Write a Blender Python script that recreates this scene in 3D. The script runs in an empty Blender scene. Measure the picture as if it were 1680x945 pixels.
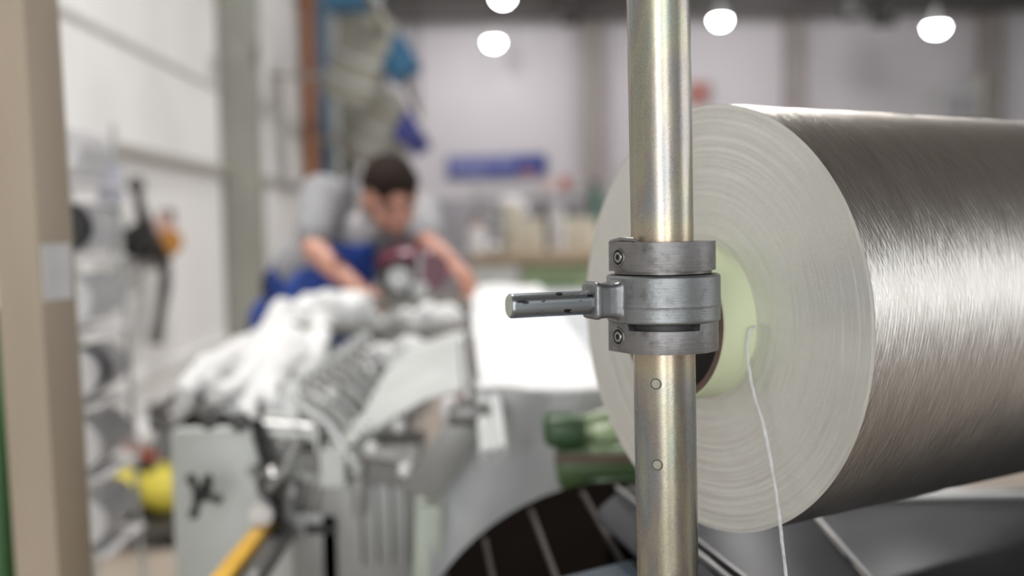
import bpy, bmesh, math, random
from mathutils import Vector, Matrix, Euler, noise
random.seed(4)
R = math.radians
S = bpy.context.scene
COL = S.collection

# ---------------------------------------------------------------- camera
F = 1633.33                      # 35 mm lens on 36 mm sensor, 1680 px
PITCH, ROLL = R(3.57), R(1.0)
EYE = Vector((0, 0, 1.35))
fw = Vector((0, math.cos(PITCH), -math.sin(PITCH)))
rt0 = Vector((1, 0, 0)); up0 = rt0.cross(fw)
rt = rt0 * math.cos(ROLL) - up0 * math.sin(ROLL)
up = up0 * math.cos(ROLL) + rt0 * math.sin(ROLL)
cam = bpy.data.cameras.new('camera')
co = bpy.data.objects.new('camera', cam); COL.objects.link(co)
m = Matrix((rt, up, -fw)).transposed().to_4x4(); m.translation = EYE
co.matrix_world = m
cam.lens = 35; cam.sensor_width = 36; cam.clip_start = .05; cam.clip_end = 100
cam.dof.use_dof = True; cam.dof.focus_distance = .665; cam.dof.aperture_fstop = 2.6
S.camera = co

def U(px, py, Y):                # a point of the hall at distance Y in front of the camera
    d = fw + rt * ((px - 840) / F) - up * ((py - 472.5) / F)
    return EYE + d * (Y / d.y)

# ---------------------------------------------------------------- light
w = bpy.data.worlds.new('world'); S.world = w; w.use_nodes = True
bg = w.node_tree.nodes['Background']
bg.inputs[0].default_value = (.93, .97, 1, 1); bg.inputs[1].default_value = 1.15
S.view_settings.view_transform = 'Standard'; S.view_settings.look = 'None'
S.view_settings.gamma = 1; S.view_settings.exposure = 0
S.view_settings.use_curve_mapping = False

def area(name, loc, tgt, sx, sy, power, color=(1, 1, 1)):
    l = bpy.data.lights.new(name, 'AREA'); l.shape = 'RECTANGLE'; l.size = sx; l.size_y = sy
    l.energy = power; l.color = color
    o = bpy.data.objects.new(name, l); COL.objects.link(o); o.location = loc
    o.rotation_euler = (Vector(tgt) - Vector(loc)).to_track_quat('-Z', 'Y').to_euler()
    return o
area('hall_light', (-.6, 3.2, 5.3), (-.3, 3.0, 0), .6, .6, 230, (1, .98, .95))
area('hall_light', (2.2, 8.5, 5.3), (2.0, 8.5, 0), .6, .6, 200, (1, .97, .97))
area('hall_light', (-1.0, 15.5, 5.2), (0, 19, 1.5), .6, .6, 110, (1, .96, 1))
area('hall_light', (5.0, 15.5, 5.2), (5, 19, 1.5), .6, .6, 110, (1, .96, 1))
area('rear_fill_light', (-1.15, -4.7, 1.95), (-1.15, 0, 1.95), 1.9, 3.7, 120, (.97, .99, 1))  # unseen light added behind the camera for the package's bright band
area('rear_fill_light', (1.35, -4.7, 1.95), (1.35, 0, 1.95), 1.8, 3.7, 75, (.97, .99, 1))  # added too; the gap between the pair streaks the pole
area('side_fill_light', (12.0, 2.0, 2.4), (0, 2.5, 1.2), 9, 4.2, 240, (1, 1, 1))  # unseen light added at right to brighten right-hand faces and the left wall

# ---------------------------------------------------------------- materials
def mat(name, col, rough=.5, metal=0, col2=None, scale=8, stretch=(1, 1, 1), bump=0, bscale=None, spec=.5, **kw):
    M = bpy.data.materials.new(name); M.use_nodes = True
    nt = M.node_tree; b = nt.nodes['Principled BSDF']
    b.inputs['Base Color'].default_value = (*col, 1); b.inputs['Roughness'].default_value = rough
    b.inputs['Metallic'].default_value = metal; b.inputs['Specular IOR Level'].default_value = spec
    for k, v in kw.items(): b.inputs[k.replace('_', ' ')].default_value = v
    tc = nt.nodes.new('ShaderNodeTexCoord'); mp = nt.nodes.new('ShaderNodeMapping')
    mp.inputs['Scale'].default_value = stretch
    nt.links.new(tc.outputs['Object'], mp.inputs[0])
    nz = nt.nodes.new('ShaderNodeTexNoise'); nz.inputs['Scale'].default_value = scale
    nz.inputs['Detail'].default_value = 5
    nt.links.new(mp.outputs[0], nz.inputs[0])
    c2 = col2 or tuple(c * .82 for c in col)
    cr = nt.nodes.new('ShaderNodeValToRGB')
    cr.color_ramp.elements[0].position = .35; cr.color_ramp.elements[0].color = (*c2, 1)
    cr.color_ramp.elements[1].position = .65; cr.color_ramp.elements[1].color = (*col, 1)
    nt.links.new(nz.outputs['Fac'], cr.inputs[0]); nt.links.new(cr.outputs[0], b.inputs['Base Color'])
    if bump:
        bn = nt.nodes.new('ShaderNodeBump'); bn.inputs['Strength'].default_value = bump
        bn.inputs['Distance'].default_value = .002
        n2 = nt.nodes.new('ShaderNodeTexNoise'); n2.inputs['Scale'].default_value = bscale or scale * 4
        n2.inputs['Detail'].default_value = 4
        nt.links.new(mp.outputs[0], n2.inputs[0]); nt.links.new(n2.outputs['Fac'], bn.inputs['Height'])
        nt.links.new(bn.outputs[0], b.inputs['Normal'])
    return M

WHITE = mat('white_panel', (.86, .85, .83), .6, scale=1.5, col2=(.78, .77, .755))
LEDGE = mat('ledge_paint', (.43, .41, .37), .5)
PILAST = mat('pilaster_paint', (.33, .33, .29), .7, scale=2)
BACKW = mat('back_wall_paint', (.60, .575, .595), .8, scale=.6, col2=(.56, .54, .555))
BACKL = mat('back_wall_lower_paint', (.36, .35, .37), .8, scale=1)
BROWNP = mat('back_column_paint', (.33, .30, .28), .8, scale=1)
CEIL = mat('ceiling_paint', (.12, .095, .078), .9, scale=1)
BEAM = mat('ceiling_beam_steel', (.08, .075, .07), .7)
FLOOR = mat('floor_concrete', (.42, .36, .30), .5, scale=3, col2=(.34, .285, .235), bump=.1)
BEIGE = mat('beige_post_paint', (.42, .345, .26), .5, scale=5, stretch=(1, 1, .25), col2=(.35, .285, .215))
GREEN = mat('green_paint', (.025, .12, .02), .45)
MGREEN = mat('machine_green_enamel', (.10, .16, .065), .4, scale=5)
LGREEN = mat('pale_green_enamel', (.33, .42, .24), .4)
PGREY = mat('pale_green_grey_paint', (.48, .53, .45), .5)
RAILG = mat('rail_brown_grey', (.20, .19, .17), .45)
PALEM = mat('pale_sheet_metal', (.60, .62, .61), .4)
LGREY = mat('machine_light_grey', (.56, .58, .56), .45, scale=3, col2=(.51, .53, .51))
MGREY = mat('machine_mid_grey', (.33, .33, .32), .4, .2, scale=6)
STEEL = mat('brushed_steel', (.46, .46, .45), .42, .6, scale=20, stretch=(1, 1, .1))
DSTEEL = mat('dark_steel', (.15, .145, .14), .35, .7)
BLACK = mat('black_plastic', (.012, .012, .012), .45)
DARKM = mat('drum_dark_lacquer', (.008, .006, .005), .5, 0, scale=5, spec=0)
RIB = mat('drum_rib_steel', (.06, .05, .045), .35, .5)
FIBER = mat('white_fibre', (.78, .78, .78), .6, scale=30, stretch=(1, .1, 1), bump=.4, col2=(.68, .68, .68))
CLOTH = mat('white_fabric', (.90, .90, .90), .7, scale=12, col2=(.86, .86, .87), bump=.1)
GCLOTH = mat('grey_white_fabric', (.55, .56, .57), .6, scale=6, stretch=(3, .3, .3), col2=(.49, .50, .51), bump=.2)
YEL = mat('yellow_lacquer', (.75, .42, .03), .45)
YELBAG = mat('yellow_plastic', (.68, .58, .07), .5, bump=.5, scale=10)
WPLAST = mat('white_plastic', (.74, .73, .74), .4)
SKIN = mat('skin', (.52, .27, .20), .5, scale=12, col2=(.46, .22, .16), Subsurface_Weight=.1)
HAIR = mat('dark_brown_hair', (.022, .014, .010), .8, scale=60, bump=.4, spec=.15)
SHIRT = mat('grey_shirt_cotton', (.33, .33, .345), .9, scale=12, bump=.3)
SHIRTL = mat('pale_undershirt_cotton', (.45, .43, .44), .9)
BLUE = mat('blue_dungaree_cotton', (.012, .055, .30), .85, scale=10, bump=.3, col2=(.008, .035, .20))
NAVY = mat('dark_pocket_cotton', (.008, .012, .03), .9)
STRAPM = mat('grey_strap_webbing', (.12, .12, .13), .8)
MAROON = mat('maroon_enamel', (.11, .012, .035), .35)
ORANGE = mat('orange_brown_paint', (.36, .15, .065), .5, scale=3)
BPIPE = mat('blue_grey_paint', (.14, .23, .34), .5)
TEALB = mat('blue_fan_paint', (.01, .13, .27), .4)
VIOB = mat('violet_blue_paint', (.05, .06, .30), .4)
DUCT = mat('duct_grey', (.36, .35, .30), .6, scale=3)
BANNER = mat('banner_blue', (.035, .065, .27), .6)
BLET = mat('banner_lettering', (.30, .30, .52), .6)
SALMON = mat('salmon_print', (.42, .16, .13), .7)
WOOD = mat('worktop_wood', (.42, .32, .22), .5, scale=4, stretch=(.2, 3, 3))
CREAM = mat('cream_card', (.68, .64, .53), .7)
PAPER = mat('white_paper', (.66, .65, .66), .8)
PINK = mat('pale_pink_plastic', (.62, .42, .38), .5)
RED = mat('red_plastic', (.42, .07, .04), .5)
BRASSO = mat('orange_knob_plastic', (.48, .20, .03), .5)
PLATE = mat('creel_plate_dark', (.020, .022, .027), .36, 0, scale=5, col2=(.013, .015, .019), spec=.12, bump=.05, bscale=60)
ALU = mat('aluminium_edge', (.50, .49, .47), .4, .7)
BLUEST = mat('blue_grey_plate', (.09, .12, .16), .3, .6)
CARD = mat('brown_cardboard', (.13, .085, .065), .8, scale=40, bump=.3)
PITH = mat('unlit_black', (.006, .005, .004), .9)  # black that paints in the shade of hollows
COREG = mat('pale_green_paper', (.58, .63, .43), .55, scale=14, col2=(.54, .59, .39), bump=.05)
SCREW = mat('screw_steel', (.30, .30, .29), .3, .9)

def emis(name, c, s):
    M = bpy.data.materials.new(name); M.use_nodes = True
    b = M.node_tree.nodes['Principled BSDF']
    b.inputs['Base Color'].default_value = (*c, 1)
    b.inputs['Emission Color'].default_value = (*c, 1); b.inputs['Emission Strength'].default_value = s
    return M
LAMP = emis('lamp_glow', (1, .99, .97), 60)

class N:                                     # tiny node-graph helper
    def __init__(s, M): s.nt = M.node_tree
    def n(s, t, **kw):
        x = s.nt.nodes.new(t)
        for k, v in kw.items(): setattr(x, k, v)
        return x
    def l(s, a, b): s.nt.links.new(a, b)
    def math(s, op, a, b=None, c=None):
        x = s.n('ShaderNodeMath', operation=op)
        for i, v in enumerate((a, b, c)):
            if v is None: continue
            if isinstance(v, (int, float)): x.inputs[i].default_value = v
            else: s.l(v, x.inputs[i])
        return x.outputs[0]
    def xyz(s, a, b, c):
        x = s.n('ShaderNodeCombineXYZ')
        for i, v in enumerate((a, b, c)):
            if isinstance(v, (int, float)): x.inputs[i].default_value = v
            else: s.l(v, x.inputs[i])
        return x.outputs[0]
    def noise(s, vec, scale, detail=4, rough=.5):
        x = s.n('ShaderNodeTexNoise'); x.inputs['Scale'].default_value = scale
        x.inputs['Detail'].default_value = detail; x.inputs['Roughness'].default_value = rough
        s.l(vec, x.inputs['Vector']); return x.outputs['Fac']
    def ramp(s, f, stops):
        x = s.n('ShaderNodeValToRGB'); e = x.color_ramp.elements
        while len(e) < len(stops): e.new(.5)
        for i, (p, c) in enumerate(stops): e[i].position = p; e[i].color = (*c, 1)
        s.l(f, x.inputs[0]); return x.outputs[0]

# glass-like filament wound on the package: local z is the package's axis
def yarn_mat(side):
    M = bpy.data.materials.new('wound_yarn_side' if side else 'wound_yarn_end'); M.use_nodes = True
    g = N(M); b = M.node_tree.nodes['Principled BSDF']
    tc = g.n('ShaderNodeTexCoord'); sp = g.n('ShaderNodeSeparateXYZ'); g.l(tc.outputs['Object'], sp.inputs[0])
    x, y, z = sp.outputs
    ang = g.math('ARCTAN2', y, x)
    r = g.math('SQRT', g.math('ADD', g.math('MULTIPLY', x, x), g.math('MULTIPLY', y, y)))
    bn = g.n('ShaderNodeBump')
    if side:
        za = g.math('ADD', z, g.math('MULTIPLY', ang, .035))
        zb = g.math('SUBTRACT', z, g.math('MULTIPLY', ang, .035))
        n1 = g.noise(g.xyz(g.math('MULTIPLY', ang, .75), g.math('MULTIPLY', za, 85), 0), 6, 3, .6)
        n2 = g.noise(g.xyz(g.math('MULTIPLY', ang, .75), g.math('MULTIPLY', zb, 85), 5), 6, 3, .6)
        n3 = g.noise(g.xyz(g.math('MULTIPLY', ang, .8), g.math('MULTIPLY', za, 12), 9), 4, 2, .5)
        h = g.math('ADD', g.math('ADD', n1, n2), g.math('MULTIPLY', n3, .6))
        g.l(h, bn.inputs['Height'])
        bn.inputs['Strength'].default_value = .7; bn.inputs['Distance'].default_value = .0018
        c = g.ramp(g.math('MULTIPLY', h, .38), [(.3, (.40, .37, .34)), (.7, (.70, .675, .64))])
        b.inputs['Metallic'].default_value = .94
        b.inputs['Roughness'].default_value = .37
        b.inputs['Anisotropic'].default_value = .85; b.inputs['Anisotropic Rotation'].default_value = .25
        tg = g.n('ShaderNodeTangent', direction_type='RADIAL', axis='Z'); g.l(tg.outputs[0], b.inputs['Tangent'])
    else:
        n1 = g.noise(g.xyz(g.math('MULTIPLY', ang, .9), g.math('MULTIPLY', r, 60), 0), 5, 5, .6)
        wob = g.noise(g.xyz(g.math('MULTIPLY', ang, 4), g.math('MULTIPLY', r, 14), 3), 3, 3, .6)
        fl = g.noise(g.xyz(g.math('MULTIPLY', ang, 18), g.math('MULTIPLY', r, 110), 3), 3, 3, .65)
        h = g.math('ADD', g.math('ADD', n1, g.math('MULTIPLY', wob, .8)), g.math('MULTIPLY', fl, .5))
        g.l(h, bn.inputs['Height'])
        bn.inputs['Strength'].default_value = .26; bn.inputs['Distance'].default_value = .0018
        c = g.ramp(g.math('MULTIPLY', h, .45), [(.3, (.62, .615, .58)), (.7, (.69, .685, .65))])
        b.inputs['Metallic'].default_value = .6
        b.inputs['Roughness'].default_value = .3
        b.inputs['Specular IOR Level'].default_value = .6
        b.inputs['Anisotropic'].default_value = .7; b.inputs['Anisotropic Rotation'].default_value = .25
        tg = g.n('ShaderNodeTangent', direction_type='RADIAL', axis='Z'); g.l(tg.outputs[0], b.inputs['Tangent'])
    g.l(bn.outputs[0], b.inputs['Normal']); g.l(c, b.inputs['Base Color'])
    return M

def zinc_mat():
    M = bpy.data.materials.new('yellow_zinc_plating'); M.use_nodes = True
    g = N(M); b = M.node_tree.nodes['Principled BSDF']
    tc = g.n('ShaderNodeTexCoord'); sp = g.n('ShaderNodeSeparateXYZ'); g.l(tc.outputs['Object'], sp.inputs[0])
    x, y, z = sp.outputs
    v = g.xyz(g.math('MULTIPLY', x, 45), g.math('MULTIPLY', y, 45), g.math('MULTIPLY', z, 9))
    n1 = g.noise(v, 1.1, 3, .5)
    c = g.ramp(n1, [(.28, (.31, .335, .29)), (.42, (.37, .35, .265)), (.52, (.31, .28, .255)), (.62, (.25, .27, .275)), (.75, (.335, .34, .28))])
    # heat tint bands beside the clamp
    d = g.math('ABSOLUTE', g.math('SUBTRACT', z, 1.3004))
    band = g.ramp(g.math('MULTIPLY', d, 10), [(.36, (.44, .34, .25)), (.48, (.46, .40, .28)), (.62, (.36, .34, .34)), (.75, (0.38, 0.39, 0.33))])
    mk = g.ramp(g.math('MULTIPLY', d, 10), [(.40, (.8, .8, .8)), (.75, (0, 0, 0))])
    mx = g.n('ShaderNodeMix', data_type='RGBA'); g.l(mk, mx.inputs[0]); g.l(c, mx.inputs[6]); g.l(band, mx.inputs[7])
    sp2 = g.noise(tc.outputs['Object'], 900, 2)
    mx2 = g.n('ShaderNodeMix', data_type='RGBA', blend_type='MULTIPLY'); mx2.inputs[0].default_value = 1
    g.l(mx.outputs[2], mx2.inputs[6]); g.l(g.ramp(sp2, [(.3, (.82, .82, .82)), (.6, (1, 1, 1))]), mx2.inputs[7])
    g.l(mx2.outputs[2], b.inputs['Base Color'])
    b.inputs['Metallic'].default_value = .88
    g.l(g.ramp(g.noise(v, 3, 3), [(.3, (.25, .25, .25)), (.7, (.32, .32, .32))]), b.inputs['Roughness'])
    bn = g.n('ShaderNodeBump'); bn.inputs['Strength'].default_value = .12; bn.inputs['Distance'].default_value = .0004
    g.l(g.noise(tc.outputs['Object'], 500, 3), bn.inputs['Height']); g.l(bn.outputs[0], b.inputs['Normal'])
    return M

def cast_mat(name, base, dark, rough=.38):
    M = bpy.data.materials.new(name); M.use_nodes = True
    g = N(M); b = M.node_tree.nodes['Principled BSDF']
    tc = g.n('ShaderNodeTexCoord')
    n1 = g.noise(tc.outputs['Object'], 70, 6, .65)
    n2 = g.noise(tc.outputs['Object'], 25, 3, .5)
    sp = g.n('ShaderNodeSeparateXYZ'); g.l(tc.outputs['Object'], sp.inputs[0])
    lines = g.noise(g.xyz(g.math('MULTIPLY', sp.outputs[0], 12), g.math('MULTIPLY', sp.outputs[1], 12), g.math('MULTIPLY', sp.outputs[2], 900)), 2, 4, .6)
    c = g.ramp(n1, [(.30, dark), (.48, base), (.75, tuple(v * 1.18 for v in base))])
    g.l(c, b.inputs['Base Color']); b.inputs['Metallic'].default_value = .8
    g.l(g.ramp(n2, [(.3, (rough - .08,) * 3), (.7, (rough + .08,) * 3)]), b.inputs['Roughness'])
    bn = g.n('ShaderNodeBump'); bn.inputs['Strength'].default_value = .5; bn.inputs['Distance'].default_value = .0004
    g.l(g.math('ADD', lines, g.math('MULTIPLY', g.noise(tc.outputs['Object'], 350, 3), .6)), bn.inputs['Height'])
    g.l(bn.outputs[0], b.inputs['Normal'])
    return M
ZINC = zinc_mat()
CAST = cast_mat('clamp_cast_metal', (.20, .195, .195), (.11, .105, .10))
CAST2 = cast_mat('knuckle_cast_metal', (.215, .225, .23), (.13, .13, .125), .34)
YSIDE, YEND = yarn_mat(True), yarn_mat(False)

# ---------------------------------------------------------------- mesh builder
class MB:
    def __init__(s): s.v = []; s.f = []
    def add(s, vs, fs):
        o = len(s.v); s.v += [Vector(v) for v in vs]; s.f += [tuple(i + o for i in f) for f in fs]; return s
    def box(s, c, size, rot=(0, 0, 0)):
        m = Euler(rot).to_matrix(); c = Vector(c); x, y, z = (k / 2 for k in size)
        vs = [c + m @ Vector((i * x, j * y, k * z)) for i in (-1, 1) for j in (-1, 1) for k in (-1, 1)]
        return s.add(vs, [(0, 1, 3, 2), (4, 6, 7, 5), (0, 4, 5, 1), (2, 3, 7, 6), (0, 2, 6, 4), (1, 5, 7, 3)])
    def bar(s, a, b, wx, wy, upv=(0, 0, 1)):          # rectangular bar from a to b
        a, b = Vector(a), Vector(b); d = (b - a).normalized(); u = d.cross(Vector(upv))
        if u.length < 1e-3: u = d.cross(Vector((0, 1, 0)))
        u.normalize(); v = u.cross(d)
        q = [(-1, -1), (1, -1), (1, 1), (-1, 1)]
        vs = [p + u * (i * wx / 2) + v * (j * wy / 2) for p in (a, b) for i, j in q]
        return s.add(vs, [(3, 2, 1, 0), (4, 5, 6, 7)] + [(k, (k + 1) % 4, 4 + (k + 1) % 4, 4 + k) for k in range(4)])
    def lathe(s, prof, o=(0, 0, 0), ax=(0, 0, 1), n=24, close=False):   # prof: (r, h)
        o, ax = Vector(o), Vector(ax).normalized()
        u = ax.orthogonal().normalized(); v = ax.cross(u)
        vs = [o + ax * h + (u * math.cos(t) + v * math.sin(t)) * r for r, h in prof for t in [2 * math.pi * k / n for k in range(n)]]
        L = len(prof); fs = []
        for i in range(L if close else L - 1):
            j = (i + 1) % L
            for k in range(n): fs.append((i * n + k, i * n + (k + 1) % n, j * n + (k + 1) % n, j * n + k))
        if not close:
            if prof[0][0] > 1e-6: fs.append(tuple(range(n))[::-1])
            if prof[-1][0] > 1e-6: fs.append(tuple(range((L - 1) * n, L * n)))
        return s.add(vs, fs)
    def cyl(s, a, b, r, r2=None, n=16):
        a, b = Vector(a), Vector(b)
        return s.lathe([(r, 0), (r if r2 is None else r2, (b - a).length)], a, b - a, n)
    def tube(s, pts, rad, n=8, cap=True):
        P = [Vector(p) for p in pts]; rad = rad if hasattr(rad, '__len__') else [rad] * len(P)
        d0 = (P[1] - P[0]).normalized(); u = d0.orthogonal().normalized(); vs = []
        for i, p in enumerate(P):
            d = (P[min(i + 1, len(P) - 1)] - P[max(i - 1, 0)]).normalized()
            u = (u - d * u.dot(d)).normalized(); v = d.cross(u)
            vs += [p + (u * math.cos(t) + v * math.sin(t)) * rad[i] for t in [2 * math.pi * k / n for k in range(n)]]
        fs = [(i * n + k, i * n + (k + 1) % n, (i + 1) * n + (k + 1) % n, (i + 1) * n + k) for i in range(len(P) - 1) for k in range(n)]
        if cap: fs += [tuple(range(n))[::-1], tuple(range((len(P) - 1) * n, len(P) * n))]
        return s.add(vs, fs)
    def ball(s, c, r, n=12, m=None):                  # ellipsoid
        r = r if hasattr(r, '__len__') else (r, r, r); c = Vector(c); m = m or Matrix.Identity(3)
        K = n // 2; vs = [c + m @ Vector((0, 0, -r[2]))]
        for i in range(1, K):
            a = -math.pi / 2 + math.pi * i / K
            for k in range(n):
                t = 2 * math.pi * k / n
                vs.append(c + m @ Vector((r[0] * math.cos(a) * math.cos(t), r[1] * math.cos(a) * math.sin(t), r[2] * math.sin(a))))
        vs.append(c + m @ Vector((0, 0, r[2]))); fs = []
        for k in range(n):
            fs.append((0, 1 + (k + 1) % n, 1 + k))
            for i in range(K - 2):
                a, b = 1 + i * n, 1 + (i + 1) * n
                fs.append((a + k, a + (k + 1) % n, b + (k + 1) % n, b + k))
            a = 1 + (K - 2) * n; fs.append((a + k, a + (k + 1) % n, len(vs) - 1))
        return s.add(vs, fs)
    def limb(s, a, b, ra, rb, n=14):
        a, b = Vector(a), Vector(b)
        s.ball(a, ra, n); s.ball(b, rb, n); return s.cyl(a, b, ra, rb, n)
    def prism(s, outline, z0, z1):                    # outline in x, y ; z0 / z1 numbers or functions
        n = len(outline); f0 = z0 if callable(z0) else (lambda x, y: z0); f1 = z1 if callable(z1) else (lambda x, y: z1)
        vs = [(x, y, f0(x, y)) for x, y in outline] + [(x, y, f1(x, y)) for x, y in outline]
        return s.add(vs, [tuple(range(n))[::-1], tuple(range(n, 2 * n))] + [(k, (k + 1) % n, n + (k + 1) % n, n + k) for k in range(n)])
    def grid(s, fn, nu, nv, thick=0):                 # surface fn(u,v) with thickness along -normal
        P = [[Vector(fn(i / nu, j / nv)) for j in range(nv + 1)] for i in range(nu + 1)]
        top = [P[i][j] for i in range(nu + 1) for j in range(nv + 1)]
        W = nv + 1; fs = [(i * W + j, (i + 1) * W + j, (i + 1) * W + j + 1, i * W + j + 1) for i in range(nu) for j in range(nv)]
        if thick:
            bot = []
            for i in range(nu + 1):
                for j in range(nv + 1):
                    du = P[min(i + 1, nu)][j] - P[max(i - 1, 0)][j]; dv = P[i][min(j + 1, nv)] - P[i][max(j - 1, 0)]
                    bot.append(P[i][j] - du.cross(dv).normalized() * thick)
            T = len(top); f2 = [tuple(k + T for k in f[::-1]) for f in fs]
            ring = [i * W for i in range(nu + 1)] + [nu * W + j for j in range(1, W)] + [i * W + nv for i in range(nu - 1, -1, -1)] + [j for j in range(nv - 1, 0, -1)]
            f3 = [(ring[k], ring[k - 1], ring[k - 1] + T, ring[k] + T) for k in range(len(ring))]
            return s.add(top + bot, fs + f2 + f3)
        return s.add(top, fs)
    def build(s, name, mt, parent=None, sharp=35, origin=None, bevel=0, seg=2, remesh=0, smooth_it=0):
        me = bpy.data.meshes.new(name); og = Vector(origin) if origin is not None else None
        vs = s.v if og is None else [v - og for v in s.v]
        me.from_pydata([tuple(v) for v in vs], [], s.f); me.update()
        bm = bmesh.new(); bm.from_mesh(me); bmesh.ops.recalc_face_normals(bm, faces=bm.faces); bm.to_mesh(me); bm.free()
        o = bpy.data.objects.new(name, me); COL.objects.link(o)
        if og is not None: o.location = og
        if parent is not None: o.parent = parent
        if bevel:
            b = o.modifiers.new('bevel', 'BEVEL'); b.width = bevel; b.segments = seg; b.limit_method = 'ANGLE'; b.angle_limit = R(35)
        if remesh:
            b = o.modifiers.new('remesh', 'REMESH'); b.mode = 'VOXEL'; b.voxel_size = remesh
            if smooth_it:
                b = o.modifiers.new('smooth', 'SMOOTH'); b.iterations = smooth_it; b.factor = .5
        if bevel or remesh:
            dg = bpy.context.evaluated_depsgraph_get()
            nm = bpy.data.meshes.new_from_object(o.evaluated_get(dg)); o.modifiers.clear(); o.data = nm; me = nm; me.name = name
        me.materials.clear(); me.materials.append(mt)
        for p in me.polygons: p.use_smooth = True
        me.set_sharp_from_angle(angle=R(180 if remesh else sharp))
        return o

def smooth_pts(P, n=6):
    out = []
    for i in range(len(P) - 1):
        p0, p1, p2, p3 = P[max(i - 1, 0)], P[i], P[i + 1], P[min(i + 2, len(P) - 1)]
        for k in range(n):
            t = k / n
            out.append(.5 * ((2 * p1) + (p2 - p0) * t + (2 * p0 - 5 * p1 + 4 * p2 - p3) * t * t + (3 * p1 - p0 - 3 * p2 + p3) * t ** 3))
    return out + [P[-1]]
def thing(name, label, cat, loc=(0, 0, 0), group=None, rotz=0):
    o = bpy.data.objects.new(name, None); COL.objects.link(o); o.empty_display_size = .05
    o.location = loc; o.rotation_euler = (0, 0, rotz)
    bpy.context.view_layer.update()
    return tag(o, label, cat, group)
def tag(o, label, cat, group=None):
    o['label'] = label; o['category'] = cat
    if group: o['group'] = group
    return o
def struct(o): o['kind'] = 'structure'; return o
def copy_tree(o, parent=None):
    c = o.copy(); COL.objects.link(c)
    if parent is not None: c.parent = parent
    for ch in list(o.children): copy_tree(ch, c)
    return c
def Rz(a):
    return Matrix.Rotation(a, 3, 'Z')

# ================================================================ THE HALL
WA = R(-1.40)                      # the left wall runs almost along the view
WD = Vector((math.sin(WA), math.cos(WA), 0)); WN = Vector((WD.y, -WD.x, 0))
W0 = Vector((-2.0, 0, 0))
def wall(t, h, off=0): return W0 + WD * t + WN * off + Vector((0, 0, h))

floor = struct(MB().box((2, 8.5, -.05), (24, 27, .1)).build('floor', FLOOR))
ceil_ = struct(MB().box((2, 8.5, 5.75), (24, 27, .2)).build('ceiling', CEIL))
for k, y in enumerate((3.5, 7.5, 11.5, 15.5, 19.0)):
    MB().box((3.5, y, 5.45), (14, .25, .4)).build('beam', BEAM, ceil_)
for x in (1.2, 5.5):
    MB().box((x, 12, 5.55), (.3, 15, .2)).build('beam', BEAM, ceil_)
wb = struct(MB().box((4, 20.15, 2.85), (17, .2, 5.7)).build('wall_back', BACKW))
for px in (975, 1305, 1622):
    p = U(px, 300, 19.9)
    MB().box((p.x, 19.9, 2.8), (.40, .3, 5.6)).build('pilaster', BROWNP, wb, bevel=.02)
MB().box((4, 20.02, .95), (16.9, .06, 1.9)).build('dado_panel', BACKL, wb)
a, b = wall(-1.5, 0, -.12), wall(20.2, 0, -.12)
wl = struct(MB().bar(a + Vector((0, 0, 2.82)), b + Vector((0, 0, 2.82)), .16, 5.64).build('wall_left', LEDGE))
rows = [(.02, .505), (.525, 1.79), (1.80, 3.045), (3.055, 5.5)]
for z0, z1 in rows:
    for k in range(7):
        t0 = -1.4 + k * 3.05; t1 = t0 + 3.04
        if k == 6: t1 = 20.0
        a, b = wall(t0, (z0 + z1) / 2, -.02), wall(t1, (z0 + z1) / 2, -.02)
        MB().bar(a, b, .04, z1 - z0).build('panel', WHITE, wl)
a, b = wall(-1.4, 1.80, .03), wall(20, 1.80, .03)
struct(MB().bar(a, b, .07, .055).build('trim_1', LEDGE))
a, b = wall(-1.4, .53, .015), wall(20, .53, .015)
struct(MB().bar(a, b, .03, .05).build('trim_2', WHITE))
a, b = wall(-1.4, 2.41, .008), wall(7.6, 2.41, .008)
struct(MB().bar(a, b, .012, .03).build('trim_3', mat('joint_strip_paint', (.55, .54, .52), .6)))
for t in (7.75, 13.8):
    a = wall(t, 0, .125); q = MB().bar(a, a + Vector((0, 0, 5.6)), .25, .32, WD)
    q.build('pilaster', PILAST, wl, bevel=.015)

# the sides of the hall outside the view: sill, piers and open window bands
def side_wall(name, pts, thick):
    a, b = Vector(pts[0]), Vector(pts[1]); d = b - a; L = d.length; e = d / L
    o = struct(MB().bar(a + Vector((0, 0, .5)), b + Vector((0, 0, .5)), thick, 1.0).build(name, BROWNP))
    MB().bar(a + Vector((0, 0, 5.35)), b + Vector((0, 0, 5.35)), thick, .6).build('lintel', BROWNP, o)
    n = round(L / 2.4)
    for k in range(n + 1):
        p = a + e * (L * k / n); MB().bar(p, p + Vector((0, 0, 5.6)), .55, thick + .1, e).build('pier', BROWNP, o)
side_wall('wall_rear', ((-2.3, -4.9, 0), (12.2, -4.9, 0)), .2)
side_wall('wall_right', ((12.3, -4.8, 0), (12.3, 20, 0)), .2)
a, b = wall(-4.7, 2.8, -.1), wall(-1.6, 2.8, -.1)
struct(MB().bar(a, b, .16, 5.6).build('wall_left_rear', WHITE))

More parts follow.
